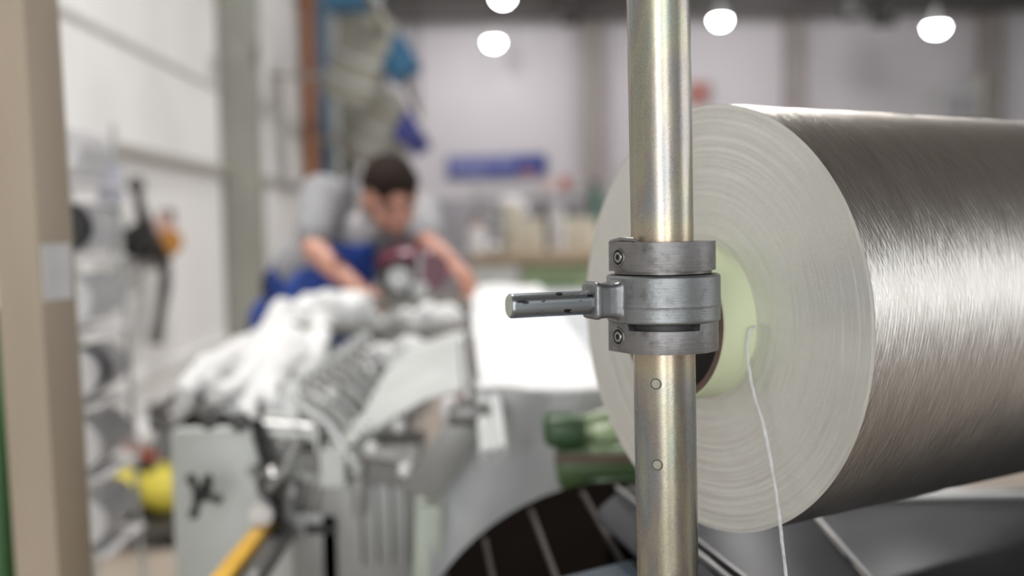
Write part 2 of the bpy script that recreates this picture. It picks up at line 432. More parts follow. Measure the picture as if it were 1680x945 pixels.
# pipes and the row of fan units on the left wall
def vpipe(px, Y, r, mt, label, z1=5.5, z0=0):
    p = U(px, 250, Y)
    o = thing('wall_pipe', label, 'pipe', (p.x, p.y, z0))
    MB().cyl((0, 0, 0), (0, 0, z1 - z0), r, n=16).build('pipe_run', mt, o)
    for z in (.8, 2.2, 3.8):
        MB().lathe([(r, -.03), (r + .02, -.03), (r + .02, .03), (r, .03)], (0, 0, z), n=16).build('clamp_ring', mt, o)
        MB().bar((-r, 0, z), (-r - .14, 0, z), .03, .03).build('wall_bracket', mt, o)
vpipe(510, 10.9, .075, ORANGE, 'orange-brown vertical pipe on the left wall behind the worker')
vpipe(532, 11.5, .085, BPIPE, 'blue-grey vertical pipe just right of the orange-brown pipe')
vpipe(552, 12.2, .045, LGREY, 'thin pale vertical pipe right of the blue-grey pipe')

def fan_unit(a, b, r, capm, label, wy):
    a, b = Vector(a), Vector(b)
    o = thing('duct_unit', label, 'duct', a, 'duct units high on the left wall')
    d = b - a; L = d.length; z = d.normalized()
    MB().lathe([(r * .9, 0), (r, .03), (r, L * .72), (r * .86, L * .9), (r * .45, L)], (0, 0, 0), z, 24).build('housing', DUCT, o)
    for k in (.25, .5):
        MB().lathe([(r, -.02), (r + .015, -.02), (r + .015, .02), (r, .02)], z * (L * k), z, 24).build('band', LGREY, o)
    c = z * (L * .55) + Vector((r * 1.15, 0, -r * .25))
    MB().box(c, (r * 1.1, r * 1.2, r * 1.3), (0, R(-30), 0)).build('motor_box', capm, o, bevel=.02)
    MB().cyl(z * (L * .5) + Vector((r * .3, 0, .2)), c, .05, n=10).build('duct_pipe', capm, o)
    e = z * (L * .3); MB().bar(e, e + Vector((-(a.x + e.x - (-1.99 - (a.y + e.y) * .0244)), 0, 0)), .035, .035).build('wall_bracket', LEDGE, o)
fan_unit(U(572, 165, 9.6), U(618, 22, 9.4), .28, TEALB, 'nearest grey duct with teal blue box high on left wall', 0)
fan_unit(U(592, 258, 11.2), U(646, 152, 11.0), .25, VIOB, 'middle grey duct with blue box on left wall, below the nearest', 0)
fan_unit(U(628, 265, 12.8), U(668, 192, 12.6), .23, VIOB, 'furthest grey duct on the left wall, above the worker\'s head', 0)
o = thing('ceiling_rail', 'long slanting steel rail along the row of wall ducts', 'rail', U(612, 2, 8.3))
A, B = U(612, 2, 8.3), U(690, 190, 14)
A = A - (B - A) * .12; o.location = A
MB().bar((0, 0, 0), B - A, .06, .09).build('rail_bar', DUCT, o)
for k in (.2, .5, .8, .98):
    q = (B - A) * k; MB().bar(q, Vector((q.x, q.y, 5.64 - A.z)), .025, .025).build('hanger', BEAM, o)
o = thing('ceiling_beam_box', 'teal blue cable tray near the ceiling above the wall ducts', 'tray', U(582, 14, 8.6))
MB().box((0, 0, .08), (.42, .3, .20)).build('tray', TEALB, o)
MB().bar((0, 0, .1), (0, 0, 5.64 - o.location.z), .03, .03).build('hanger', BEAM, o)

# round hanging lamps
for px, py, Y, lab in ((825, -4, 17.0, 'round hall lamp cut by the top edge of the view'),
                  (810, 69, 18.6, 'round hall lamp hanging lowest, left of the steel pole'),
                  (1182, 33, 18.2, 'round hall lamp just right of the steel pole'),
                  (1536, 45, 16.5, 'round hall lamp furthest right, above the yarn package')):
    p = U(px, py, Y)
    o = thing('pendant_lamp', lab, 'lamp', p, 'round hall lamps')
    s = 1.12 if px > 1500 else 1.0
    MB().lathe([(.001, -.11), (.07 * s, -.10), (.12 * s, -.06), (.145 * s, .0), (.145 * s, .01)], n=20).build('diffuser', LAMP, o)
    MB().lathe([(.15 * s, .012), (.16 * s, .03), (.09, .16), (.05, .24), (.05, .30), (.001, .30)], n=20).build('shade', LGREY, o)
    MB().cyl((0, 0, .3), (0, 0, 5.64 - p.z), .012, n=6).build('cord', BEAM, o)
for px, py, Y, s, lab in ((1448, 25, 14, .34, 'black speaker box hanging from the ceiling at right'),
                     (935, 28, 16, .30, 'dark box hanging from the ceiling left of the pole'),
                     (1395, 18, 17, .34, 'dark flat box under ceiling, left of the black speaker')):
    p = U(px, py, Y); o = thing('hanging_speaker', lab, 'speaker', p)
    MB().box((0, 0, 0), (s, s * .7, s * .8), (R(20), 0, 0)).build('cabinet', BLACK, o, bevel=.03)
    MB().lathe([(s * .3, 0), (s * .33, .02), (s * .25, .03)], (0, -s * .36, -.02), (0, -1, -.35), 16).build('grille', DSTEEL, o)
    MB().cyl((0, 0, 0), (0, 0, 5.64 - p.z), .02, n=6).build('bracket', BEAM, o)

# banner with pale lettering (too blurred to read) and an orange mark
p = U(815, 273, 19.96)
bn_ = thing('wall_banner', 'long blue banner with pale lettering on the back wall', 'banner', (p.x, 19.97, p.z))
MB().box((0, 0, 0), (1.98, .03, .44), (0, R(-1), 0)).build('board', BANNER, bn_, bevel=.008)
xx = -.92
for k in range(12):
    ww = random.choice((.07, .09, .11)); hh = .19 if k else .26
    MB().box((xx + ww / 2, -.02, .06), (ww * .8, .012, hh), (0, R(-1), 0)).build('lettering', BLET, bn_)
    xx += ww + .025
MB().box((-.55, -.02, -.12), (.62, .012, .06), (0, R(-1), 0)).build('lettering', BLET, bn_)
MB().ball((.62, -.02, -.12), (.15, .01, .07)).build('orange_mark', SALMON, bn_)
p = U(1146, 152, 19.95)
o = thing('wall_picture', 'small salmon red picture with dark edge on the back wall', 'picture', (p.x, 19.96, p.z))
MB().box((0, 0, 0), (.36, .04, .40)).build('print', SALMON, o); MB().box((.22, 0, 0), (.09, .05, .42)).build('frame_edge', BROWNP, o)
p = U(1570, 172, 19.9)
o = thing('wall_cabinet', 'pale grey wall cabinet on the back wall at far right', 'cabinet', (p.x, 19.85, p.z))
MB().box((0, 0, 0), (.72, .3, .65)).build('body', LGREY, o, bevel=.02)
MB().box((0, -.16, -.04), (.62, .02, .45)).build('door', BACKL, o)
MB().box((.45, 0, .1), (.12, .2, .9)).build('side_post', CREAM, o)

# ---- back worktop and what stands on it
TZ = U(875, 412, 9).z
def T(px, Y=9.0): return U(px, 412, Y).x
x0, x1 = T(772), T(1130)
bt = thing('workbench', 'long wooden topped workbench before the back wall', 'bench', ((x0 + x1) / 2, 9, 0))
L = x1 - x0
MB().box((0, 0, TZ - .05), (L, .8, .10)).build('worktop', WOOD, bt, bevel=.01)
for sx in (-1, 1):
    for sy in (-1, 1): MB().box((sx * (L / 2 - .08), sy * .32, (TZ - .1) / 2), (.07, .07, TZ - .1)).build('leg', LGREY, bt)
MB().box((0, .2, .25), (L - .2, .04, .08)).build('stretcher', LGREY, bt)
MB().box((-L / 2 + .22, -.15, TZ - .32), (.40, .4, .42)).build('drawer_unit', LGREY, bt, bevel=.01)
g = thing('green_machine_cabinet', 'green machine housing under the wooden workbench', 'machine', (T(915), 8.95, 0))
MB().box((0, 0, TZ / 2 - .03), (.66, .5, TZ - .16)).build('housing', LGREEN, g, bevel=.02)
MB().box((-.05, -.26, .78), (.42, .02, .28)).build('door', mat('leaf_green_enamel', (.19, .28, .14), .4), g)
MB().cyl((.1, -.26, .62), (.1, -.30, .62), .05).build('knob', BLACK, g)
for q in (-1, 1): MB().box((q * .28, 0, .03), (.08, .4, .06)).build('foot', BLACK, g)

def carton(px, w_, h, d, lab, Y=9.0, mt=CREAM):
    o = thing('carton', lab, 'box', (T(px, Y), Y, TZ), 'cream boxes on the workbench')
    MB().box((0, 0, h / 2), (w_, d, h)).build('body', mt, o, bevel=.006)
    MB().box((0, 0, h + .006), (w_ + .012, d + .012, .03)).build('lid', mt, o)
    MB().box((0, -d / 2 - .002, h * .5), (w_ * .12, .003, h * .95)).build('tape', WOOD, o)
carton(843, .15, .42, .2, 'tall narrow cream box left on the workbench')
carton(872, .24, .27, .25, 'squat cream box at the middle of the workbench')
carton(915, .12, .36, .2, 'tall pale box between two squat cream boxes', Y=8.95, mt=WPLAST)
carton(953, .27, .27, .25, 'squat cream box furthest right on the workbench')
o = thing('silver_dome', 'silver white rounded cover above the cream boxes on the workbench', 'cover', (T(838, 9.2), 9.22, TZ))
MB().cyl((0, 0, 0), (0, 0, .34), .07).build('stand', LGREY, o)
MB().lathe([(.15, .33), (.16, .36), (.14, .44), (.08, .5), (.001, .52)], n=24).build('dome', WPLAST, o)
MB().cyl((-.03, -.16, .33), (-.03, -.22, .33), .04).build('spout', STEEL, o)
o = thing('white_canister', 'small white canister left on workbench beside the worker\'s hand', 'canister', (T(782, 8.9), 8.9, TZ))
MB().lathe([(.001, 0), (.085, 0), (.085, .17), (.06, .2), (.06, .22), (.001, .22)]).build('body', WPLAST, o)
MB().lathe([(.065, .22), (.065, .26), (.001, .265)]).build('lid', PINK, o)
o = thing('winding_wheel', 'grey spoked wheel machine on the workbench', 'wheel', (T(805, 9.1), 9.1, TZ))
MB().lathe([(.15, -.02), (.19, -.02), (.19, .02), (.15, .02)], (0, 0, .24), (0, 1, 0), 28, close=True).build('rim', DSTEEL, o)
for k in range(6):
    t = k * math.pi / 3; MB().bar((0, 0, .24), (.16 * math.cos(t), 0, .24 + .16 * math.sin(t)), .02, .02, (0, 1, 0)).build('spoke', STEEL, o)
MB().cyl((0, -.06, .24), (0, .06, .24), .035).build('hub', DSTEEL, o)
for q in (-1, 1): MB().bar((q * .12, 0.05, 0), (0, .05, .24), .03, .03, (0, 1, 0)).build('stand', LGREY, o)
o = thing('glint_ball', 'bright white ball standing in for a glint at front of workbench', 'knob', U(811, 405, 8.62))
MB().ball((0, 0, 0), .05, 16).build('ball', WPLAST, o); MB().cyl((0, 0, 0), (0, .1, -.045), .015).build('stem', STEEL, o)  # added ball, its white colour paints the glint of some metal
o = thing('black_bottle', 'black bottle between the cream boxes on the workbench', 'bottle', (T(893, 9.15), 9.15, TZ))
MB().lathe([(.001, 0), (.045, 0), (.05, .3), (.025, .36), (.025, .42), (.001, .42)]).build('body', BLACK, o)
MB().lathe([(.03, .40), (.03, .46), (.001, .46)]).build('cap', DSTEEL, o)
o = thing('dark_green_jar', 'dark olive jar behind the right cream box on workbench', 'jar', (T(933, 9.2), 9.25, TZ))
MB().lathe([(.001, 0), (.06, 0), (.07, .25), (.04, .32), (.001, .33)]).build('body', MGREEN, o); MB().lathe([(.045, .32), (.045, .36), (.001, .36)]).build('cap', BLACK, o)
rk = thing('bench_rack', 'grey tubular rack standing behind boxes on workbench', 'rack', (T(880, 9.3), 9.33, TZ))
for xx in (-.55, -.25, .05, .3, .6): MB().cyl((xx, 0, 0), (xx, 0, .56), .018, n=8).build('post', MGREY, rk)
MB().bar((-.62, 0, .55), (.7, 0, .57), .05, .04).build('top_rail', MGREY, rk)
MB().bar((-.62, 0, .3), (.7, 0, .3), .03, .03).build('mid_rail', MGREY, rk)
for xx, mt in ((.12, PINK), (.28, RED)): MB().box((xx, 0, .62), (.08, .06, .12)).build('tag_box', mt, rk)
o = thing('green_bottle', 'dark green bottle at the right end of the bench rack', 'bottle', (T(977, 9.1), 9.1, TZ))
MB().lathe([(.001, 0), (.06, 0), (.06, .5), (.03, .56), (.03, .6), (.001, .6)]).build('body', mat('bottle_green', (.04, .12, .09), .4), o)
MB().lathe([(.035, .58), (.035, .63), (.001, .63)]).build('cap', BLACK, o)

# ================================================================ LEFT SIDE
# beige square post, turned so that two faces show
def at_px(px0, px1, y0, y1, Y): return U(px0, y0, Y), U(px1, y1, Y)
pt_top, pt_bot = U(31, 0, 1.4), U(91, 945, 1.4)
dz = (pt_top - pt_bot)
base = pt_bot - dz * (pt_bot.z / dz.z)
po = thing('beige_post', 'beige square steel post standing at the left edge', 'post', base)
ux = Vector((math.cos(R(-15)), math.sin(R(-15)), 0)); uy = Vector((-ux.y, ux.x, 0))
topo = base + dz * (3.2 / dz.z)
def post_pt(z, a, b): return (topo - base) * (z / 3.2) + ux * a + uy * b
h = .0368
MB().add([post_pt(z, i * h, j * h) for z in (.01, 3.2) for i, j in ((-1, -1), (1, -1), (1, 1), (-1, 1))],
         [(3, 2, 1, 0), (4, 5, 6, 7), (0, 1, 5, 4), (1, 2, 6, 5), (2, 3, 7, 6), (3, 0, 4, 7)]).build('square_tube', BEIGE, po, bevel=.004)
MB().box((0, 0, .006), (.18, .18, .012), (0, 0, R(-15))).build('base_plate', BEIGE, po)
zz = U(100, 445, 1.4).z
c = post_pt(zz, h + .0015, -.004)
MB().box(c, (.002, .056, .078), (0, 0, R(-15))).build('paper_label', PAPER, po)
po.children[-1]['label'] = 'white paper label stuck on the post'
g = thing('green_post', 'dark green steel post cut by the left edge', 'post', (U(-6, 700, 1.75).x, 1.75, 0))
gb = U(22, 945, 1.75); gt = U(0, 500, 1.75); gd = (gt - gb) / (gt.z - gb.z)
g.location = gb - gd * gb.z + Vector((-.05, 0, 0))
MB().add([gd * z + Vector((i * .05, j * .03, 0)) for z in (0.01, 1.22) for i, j in ((-1, -1), (1, -1), (1, 1), (-1, 1))],
         [(3, 2, 1, 0), (4, 5, 6, 7), (0, 1, 5, 4), (1, 2, 6, 5), (2, 3, 7, 6), (3, 0, 4, 7)]).build('tube', GREEN, g, bevel=.004)
MB().box((0, 0, .006), (.16, .16, .012)).build('base_plate', GREEN, g)

# spool rack
RY = 2.62
RB = U(153, 700, RY); LEAN = R(-1.4)
RM = Euler((0, LEAN, -WA)).to_matrix()
rkx = RB.x - (RM @ Vector((0, 0, RB.z))).x
rack = thing('spool_rack', 'narrow grey rack holding rows of white reels behind the beige post', 'rack', (rkx, RY, 0))
rack.rotation_euler = (0, LEAN, -WA)
for sx, ys in ((-1, (-.14, .16)), (.5, (.17,))):
    for yy in ys:
        MB().box((sx * .085, yy, .83), (.012, .014, 1.64)).build('upright', LGREY, rack)
ROWS = [(250, ()), (372, (0,)), (488, ()), (604, (1,)), (716, ()), (836, ())]
names = ['top', 'second', 'third', 'fourth', 'fifth', 'bottom']
pos = ['nearest', 'second nearest', 'second furthest', 'furthest']
for (py, darks), nm in zip(ROWS, names):
    zr = U(165, py, RY).z
    MB().cyl((0, -.14, zr), (0, .14, zr), .008, n=8).build('rod', STEEL, rack)
    for yy in (-.13, .13): MB().bar((-.085, yy, zr - .004), (.0, yy, zr - .004), .012, .016).build('rod_support', LGREY, rack)
    MB().box((0, .0, zr - .085), (.15, .26, .010)).build('tray', WPLAST, rack)
    MB().box((-.074, .0, zr - .07), (.006, .26, .03)).build('tray_lip', WPLAST, rack)
    for k in range(4):
        y = -.115 + k * .058; dark = k in darks; rr = .064
        sp = thing('reel', ('black' if dark else 'white') + ' reel, %s of four on the %s rod of the rack' % (pos[k], nm), 'reel',
                  (0, 0, 0), 'reels on the %s rod' % nm)
        mw = BLACK if dark else WPLAST
        for yy in (0, .030): MB().lathe([(.012, 0), (rr, 0), (rr, .010), (.012, .010)], (0, yy, 0), (0, 1, 0), 28, close=True).build('flange', mw, sp)
        MB().lathe([(.011, .010), (.046, .010), (.046, .030), (.011, .030)], (0, 0, 0), (0, 1, 0), 24, close=True).build('winding', BLACK if dark else FIBER, sp)
        sp.rotation_euler = (0, LEAN, -WA)
        sp.location = Vector((rkx, RY, 0)) + RM @ Vector((0, y, zr))
# paper on rack
q = RM.transposed() @ (U(180, 300, 2.74) - Vector((rkx, RY, 0)))
MB().box(q, (.07, .002, .11)).bar(q, Vector((.0425, q.y, q.z + .05)), .006, .004).build('hanging_paper', mat('pale_lilac_paper', (.60, .60, .68), .8), rack)

# tangled clamp tool hanging on the left wall
def WP(px, py, off=.12):
    D = 2.0 * F / (800 - px); Y = D * (1 - off / 2.0)
    return U(px, py, Y)
tc_ = WP(240, 400)
t = thing('wall_tool', 'black cable and clamp tool hanging on the left wall', 'tool', tc_)
def L_(px, py, off=.12): return WP(px, py, off) - tc_
MB().ball(L_(238, 402), (.09, .10, .09), 12).box(L_(225, 395), (.12, .16, .13), (R(20), R(25), 0)).box(L_(255, 412), (.12, .14, .09), (R(-30), R(-20), 0)).build('clamp_body', BLACK, t, bevel=.01)
MB().tube([L_(222, 306), L_(230, 340), L_(240, 372), L_(243, 395)], [.025, .03, .045, .045]).ball(L_(223, 304), .05).build('upper_arm', DSTEEL, t)
MB().ball(L_(186, 366), (.05, .05, .09)).tube([L_(186, 366), L_(205, 385), L_(228, 400)], .02).build('side_grip', BLACK, t)
MB().box(L_(268, 378), (.10, .12, .13), (0, 0, 0)).tube([L_(262, 385), L_(270, 350)], .02).build('pink_clamp', PINK, t)
MB().box(L_(274, 362), (.08, .05, .13)).build('dark_bracket', DSTEEL, t)
MB().cyl(L_(276, 402), L_(279, 396, .2), .07).build('orange_knob', BRASSO, t)
MB().tube([L_(245, 425), L_(222, 446), L_(203, 462), L_(195, 480)], [.035, .032, .03, .02]).build('lower_arm', MGREY, t)
MB().tube([L_(258, 425), L_(272, 436), L_(271, 470), L_(262, 520), L_(255, 562)], [.03, .035, .038, .03, .042]).build('strap', DSTEEL, t)
MB().tube([L_(250, 420), L_(258, 440), L_(240, 436), L_(232, 424)], .014).build('cable_loop', MGREY, t)
MB().bar(L_(240, 395), L_(240, 395, -.02), .04, .04).build('wall_hook', STEEL, t)

# low pallet with yellow sacks and a pinkish reel
PX, PY = U(243, 850, 4.4).x, 4.4
pl = thing('pallet_trolley', 'low dark trolley on the floor below the hanging tool', 'trolley', (PX, PY, 0))
MB().box((0, 0, .09), (.42, .5, .03)).build('deck', DSTEEL, pl)
for sx in (-1, 1):
    for sy in (-1, 1): MB().cyl((sx * .16 - .02, sy * .19, .036), (sx * .16 + .02, sy * .19, .036), .035).build('wheel', BLACK, pl)
for k, (dx, lab) in enumerate(((-.08, 'left yellow plastic sack on the low trolley'), (.10, 'right yellow plastic sack on the low trolley'))):
    b_ = MB().ball((PX + dx, PY - .05, .21), (.115, .12, .10), 20)
    for v in b_.v: v += Vector((0, 0, .02)) * noise.noise(v * 14) * 1.2
    o = tag(b_.build('yellow_sack', YELBAG), lab, 'sack', 'yellow sacks on the low trolley')
    MB().cyl((PX + dx, PY - .05, .29), (PX + dx, PY - .05, .33), .03, .02, 8).build('tied_neck', YELBAG, o)
q = U(232, 716, 4.45)
o = thing('pink_reel', 'pale pink and white reel with red rim above yellow sacks', 'reel', q)
MB().ball((0, 0, .01), (.075, .06, .075), 16).build('winding', WPLAST, o)
MB().lathe([(.05, -.01), (.08, -.01), (.085, .01), (.05, .01)], (0.01, 0, -.05), (.5, -.3, 1), 20, close=True).build('rim', RED, o)
MB().cyl((0, 0, -.05), (0, 0, .105 - q.z), .02).build('stand', DSTEEL, o)
q = U(262, 738, 4.5)
o = thing('black_canister', 'dark canister behind the yellow sacks on trolley', 'canister', (q.x, q.y, .105))
MB().lathe([(.001, 0), (.07, 0), (.07, .38), (.04, .43), (.001, .43)]).build('body', DSTEEL, o)
MB().lathe([(.045, .42), (.045, .46), (.001, .46)]).build('cap', BLACK, o)

# ================================================================ THE MACHINE
mc = thing('stitching_machine', 'long grey textile machine the worker leans over', 'machine', (-.4, 2.5, 0))
mo = mc.location.copy()
def Q(px, py, Y): return U(px, py, Y) - mo
def part(mb, name, mt, parent=mc, **kw): return mb.build(name, mt, parent, **kw)
def zloc(z): return z - mo.z
# near end panel with rounded front and holes
x0, x1 = U(278, 760, 1.8).x - mo.x, U(452, 760, 1.8).x - mo.x
part(MB().box(((x0 + x1) / 2, -.62, .5), (x1 - x0, .16, .98)), 'end_panel', LGREY, bevel=.012)
part(MB().box(((x0 + x1) / 2, -.05, .82), (x1 - x0 - .02, 1.0, .22)), 'bed_cover', LGREY, bevel=.01)
part(MB().box(((x0 + x1) / 2 - .01, .2, .35), (x1 - x0 - .05, 1.2, .6)), 'base_cabinet', MGREY, bevel=.01)
part(MB().box((x0 + .10, -.05, .975), (.25, 1.25, .03), (0, 0, R(2))), 'bed_plate', LGREY)
for px, py in ((345, 688), (396, 692)):
    q = Q(px, py, 1.715)
    part(MB().lathe([(.006, -.004), (.017, -.004), (.017, .010), (.012, .014), (.006, .006)], q, (0, -1, 0), 20), 'port_ring', DSTEEL)
q = Q(336, 806, 1.72)
part(MB().cyl(q + Vector((0, .02, 0)), q + Vector((0, -.03, 0)), .010).ball(q + Vector((0, -.03, 0)), .013), 'star_lever', BLACK)
lv = mc.children[-1]
for a in (60, 115, 250, 350):
    e = q + Vector((math.cos(R(a)) * .032, -.03, math.sin(R(a)) * .034))
    MB().tube([q + Vector((0, -.03, 0)), e], [.006, .008]).ball(e, .009).build('lever_arm', BLACK, lv)
# small dark frame loop left of the top
P_ = [Q(250, 700, 1.85), Q(262, 672, 1.85), Q(300, 640, 1.95), Q(338, 648, 1.95), Q(318, 676, 1.85), Q(290, 700, 1.82)]
part(MB().tube(P_ + [P_[0]], .008), 'guide_frame', DSTEEL)
part(MB().box(Q(302, 668, 1.88), (.045, .03, .022), (0, R(-30), 0)), 'frame_insert', WPLAST, bevel=.004)
# longitudinal white cover and rear bars
part(MB().tube([Q(528, 484, 3.0), Q(640, 496, 3.0), Q(775, 502, 3.0)], .018), 'cross_rail', RAILG)
part(MB().bar(Q(465, 536, 2.68), Q(790, 554, 2.68), .03, .026), 'cross_rail', RAILG)
part(MB().bar(Q(455, 534, 2.7), Q(455, 640, 2.7), .03, .03, (0, 1, 0)), 'rail_post', MGREY)
part(MB().bar(Q(768, 500, 3.0), Q(768, 560, 3.0), .02, .02, (0, 1, 0)), 'rail_post', MGREY)
# feeder heads: one after the other down the diagonal
def feeder(c, s, k):
    f = MB().bar(c + Vector((0, 0, -.10)) * s, c + Vector((.01, .02, .10)) * s, .03 * s, .035 * s, (0, 1, 0)).build('feeder_arm', STEEL, mc)
    MB().cyl(c + Vector((-.05, -.02, .02)) * s, c + Vector((.06, -.02, .01)) * s, .022 * s, n=12).build('roller', MGREY if k % 2 else STEEL, f)
    MB().box(c + Vector((.035, .0, -.05)) * s, (.05 * s, .04 * s, .04 * s), (0, R(25), 0)).build('block', DSTEEL if k % 3 else LGREY, f, bevel=.003)
    MB().tube([c + Vector((.02, -.02, .08)) * s, c + Vector((.06, -.05, .06)) * s, c + Vector((.07, -.06, -.05)) * s, c + Vector((.05, -.05, -.12)) * s], .006 * s).build('hook', STEEL, f)
    MB().ball(c + Vector((.0, -.035, .0)) * s, .012 * s, 10).build('stud', WPLAST if k % 2 else STEEL, f)
NF = 14
for k in range(NF):
    u = k / (NF - 1)
    c = Q(470 + 178 * u, 690 - 135 * u + 30 * (1 - u), 1.75 + 1.25 * u)
    feeder(c, 1.0 + .0 * u, k)
for k in range(9):
    u = k / 8
    c = Q(560 + 120 * u, 720 - 120 * u, 1.7 + 1.1 * u)
    f = MB().tube([c + Vector((-.07, .0, .06)), c + Vector((-.02, -.01, .03)), c + Vector((.03, -.02, -.05)), c + Vector((.03, -.02, -.13))], [.014, .012, .014, .010]).build('needle_lever', LGREY if k % 2 else STEEL, mc)
    MB().ball(c + Vector((.03, -.03, -.05)), .016, 10).build('pivot_bolt', STEEL, f)
part(MB().bar(Q(455, 745, 1.72), Q(662, 575, 3.0), .05, .05), 'feeder_beam', MGREY)
part(MB().bar(Q(545, 770, 1.65), Q(690, 620, 2.7), .04, .06), 'lower_beam', LGREY)
part(MB().bar(Q(500, 800, 1.75), Q(640, 690, 2.6), .10, .10), 'gear_case', DSTEEL)
# lower front group
part(MB().box(Q(528, 905, 1.75), (.085, .10, .17)), 'valve_block', MGREY, bevel=.006)
part(MB().box(Q(526, 868, 1.69), (.05, .012, .014)), 'valve_slot', BLACK)
part(MB().box(Q(470, 850, 1.80), (.05, .12, .30)), 'frame_leg', STEEL)
part(MB().tube([Q(420, 690, 1.7), Q(432, 740, 1.68), Q(448, 790, 1.68), Q(452, 850, 1.7)], .012), 'hose', BLACK)
part(MB().tube([Q(410, 770, 1.68), Q(440, 800, 1.66), Q(470, 770, 1.66), Q(490, 720, 1.7)], .009), 'hose', MGREY)
part(MB().cyl(Q(448, 800, 1.66), Q(440, 770, 1.70), .026), 'hand_wheel', DSTEEL)
part(MB().cyl(Q(428, 846, 1.66), Q(452, 800, 1.80), .020), 'white_roller', WPLAST)
part(MB().box(Q(620, 860, 1.85), (.17, .3, .30)), 'drive_cabinet', MGREY, bevel=.01)
for k in range(5):
    part(MB().box(Q(590 + k * 24, 862, 1.69), (.008, .02, .14)), 'guard_slat', MGREY)
part(MB().box(Q(600, 770, 1.70), (.22, .04, .035), (0, R(10), 0)), 'clamp_bar', DSTEEL)
for px, py, Y in ((545, 647, 1.9), (664, 772, 1.7), (610, 735, 1.75), (600, 700, 1.8), (655, 700, 1.9)):
    q = Q(px, py, Y - .12); part(MB().ball(q, .012, 10), 'metal_glint', mat('glint_white', (.85, .85, .85), .25, .2))  # near-white balls paint in small glints on the machine's metal
# right leg of the frame, pale green-grey
part(MB().bar(Q(706, 820, 1.62), Q(694, 1400, 1.62), .045, .06, (0, 1, 0)), 'frame_leg', PGREY, bevel=.004)
# tall rods and the tensioner block
part(MB().cyl(Q(763, 505, 1.9), Q(776, 664, 1.6), .005, n=8), 'guide_rod', DSTEEL)
part(MB().cyl(Q(757, 560, 1.9), Q(764, 664, 1.62), .005, n=8), 'guide_rod', DSTEEL)
part(MB().box(Q(770, 679, 1.58), (.062, .05, .030)), 'tension_block', DSTEEL, bevel=.003)
part(MB().bar(Q(768, 690, 1.58), Q(690, 810, 1.60), .06, .03, (0, 1, 0)), 'slanted_arm', MGREY, bevel=.004)
for px, py in ((800, 748), (822, 744)):
    part(MB().cyl(Q(px, py, 1.42), Q(px - 14, 628, 1.75), .012, n=14), 'roller_tube', PALEM)
    part(MB().cyl(Q(px, py + 1, 1.415), Q(px, py, 1.425), .0075, n=10), 'tube_end', DSTEEL)
part(MB().ball(Q(738, 672, 1.60), (.016, .016, .022), 12), 'stop_knob', WPLAST)
# curved sheet cover
def cov(u, v):
    near = [(572, 738, 1.84), (640, 690, 1.86), (700, 657, 1.88), (768, 640, 1.9)]
    farp = [(690, 566, 2.6), (715, 558, 2.6), (745, 550, 2.6), (778, 545, 2.6)]
    t = u * 3; i = min(int(t), 2); t -= i
    a = Q(*farp[i]).lerp(Q(*farp[i + 1]), t); b = Q(*near[i]).lerp(Q(*near[i + 1]), t)
    p = a.lerp(b, v); p.z += .045 * math.sin(math.pi * v) ; return p
part(MB().grid(cov, 12, 12, .004), 'sheet_cover', PALEM)

# white slivers lying over the top of the machine, each its own bundle
nS = 9
ordn = ['first', 'second', 'third', 'fourth', 'fifth', 'sixth', 'seventh', 'eighth', 'ninth']
for k in range(nS):
    u = k / (nS - 1)
    pn = U(300 + 150 * u, 655 + 15 * u - 6 * (k % 2), 1.86 + .05 * (k % 3))
    pf = U(478 + 80 * u, 506 + 6 * (k % 2), 3.2)
    pts = []; rad = []
    for i in range(15):
        s = i / 14; p = pn.lerp(pf, s); p.z += .018 * math.sin(s * 9 + k) * (1 - s * .4) + .01 * random.random(); p.x += .012 * math.sin(s * 11 + k * 2)
        pts.append(p); rad.append(.029 + .007 * math.sin(s * 17 + k * 3))
    rad[0] = .018; rad[1] = .026
    if k > 5:
        e = pts[0]; pts = [e + Vector((.02, -.04, -.07)), e + Vector((.015, -.03, -.02))] + pts; rad = [.012, .02] + rad
    pp = smooth_pts(pts, 4); rr_ = [rad[min(int(i / 4), len(rad) - 1)] * (1 - (i / 4) % 1) + rad[min(int(i / 4) + 1, len(rad) - 1)] * ((i / 4) % 1) for i in range(len(pp))]
    sv = MB().tube(pp, rr_, 18)
    for q_, v in enumerate(sv.v):
        c_ = pp[min(q_ // 18, len(pp) - 1)]; v += (v - c_) * (.25 * noise.noise(v * 20) + .15 * noise.noise(v * 70))
    tag(sv.build('fibre_sliver', FIBER), ordn[k] + ' white fibre sliver from the left on the machine top', 'fibre bundle', 'white slivers over the machine bed')
for (pa, pb, r, lab) in ((((475, 520), (560, 500)), 2.95, .05, 'puffed white fibre bundle before the worker\'s blue trousers'),
                  (((540, 505), (610, 512)), 2.85, .045, 'white fibre bundle beneath the worker\'s right hand'),
                  (((660, 525), (760, 520)), 2.85, .035, 'white fibre bundle between the two cross rails at right'),
                  (((610, 585), (760, 590)), 2.45, .04, 'white fibre bundle lying before the lower cross rail')):
    a = U(*pa[0], pb); b = U(*pa[1], pb)
    m_ = MB()
    K_ = 36
    pts = [a.lerp(b, i / K_) + Vector((0, 0, .012 * math.sin(i * .55))) for i in range(K_ + 1)]
    m_.tube(pts, [r * (.35 + .65 * math.sin(math.pi * (i + 1.5) / (K_ + 3)) ** .6) for i in range(K_ + 1)], 24)
    for v in m_.v:
        c_ = a.lerp(b, max(0, min(1, (v - a).dot(b - a) / (b - a).length_squared)))
        v += (v - c_) * (.45 * noise.noise(v * 22) + .18 * noise.noise(v * 60))
    tag(m_.build('fibre_bundle', FIBER), lab, 'fibre bundle', None)

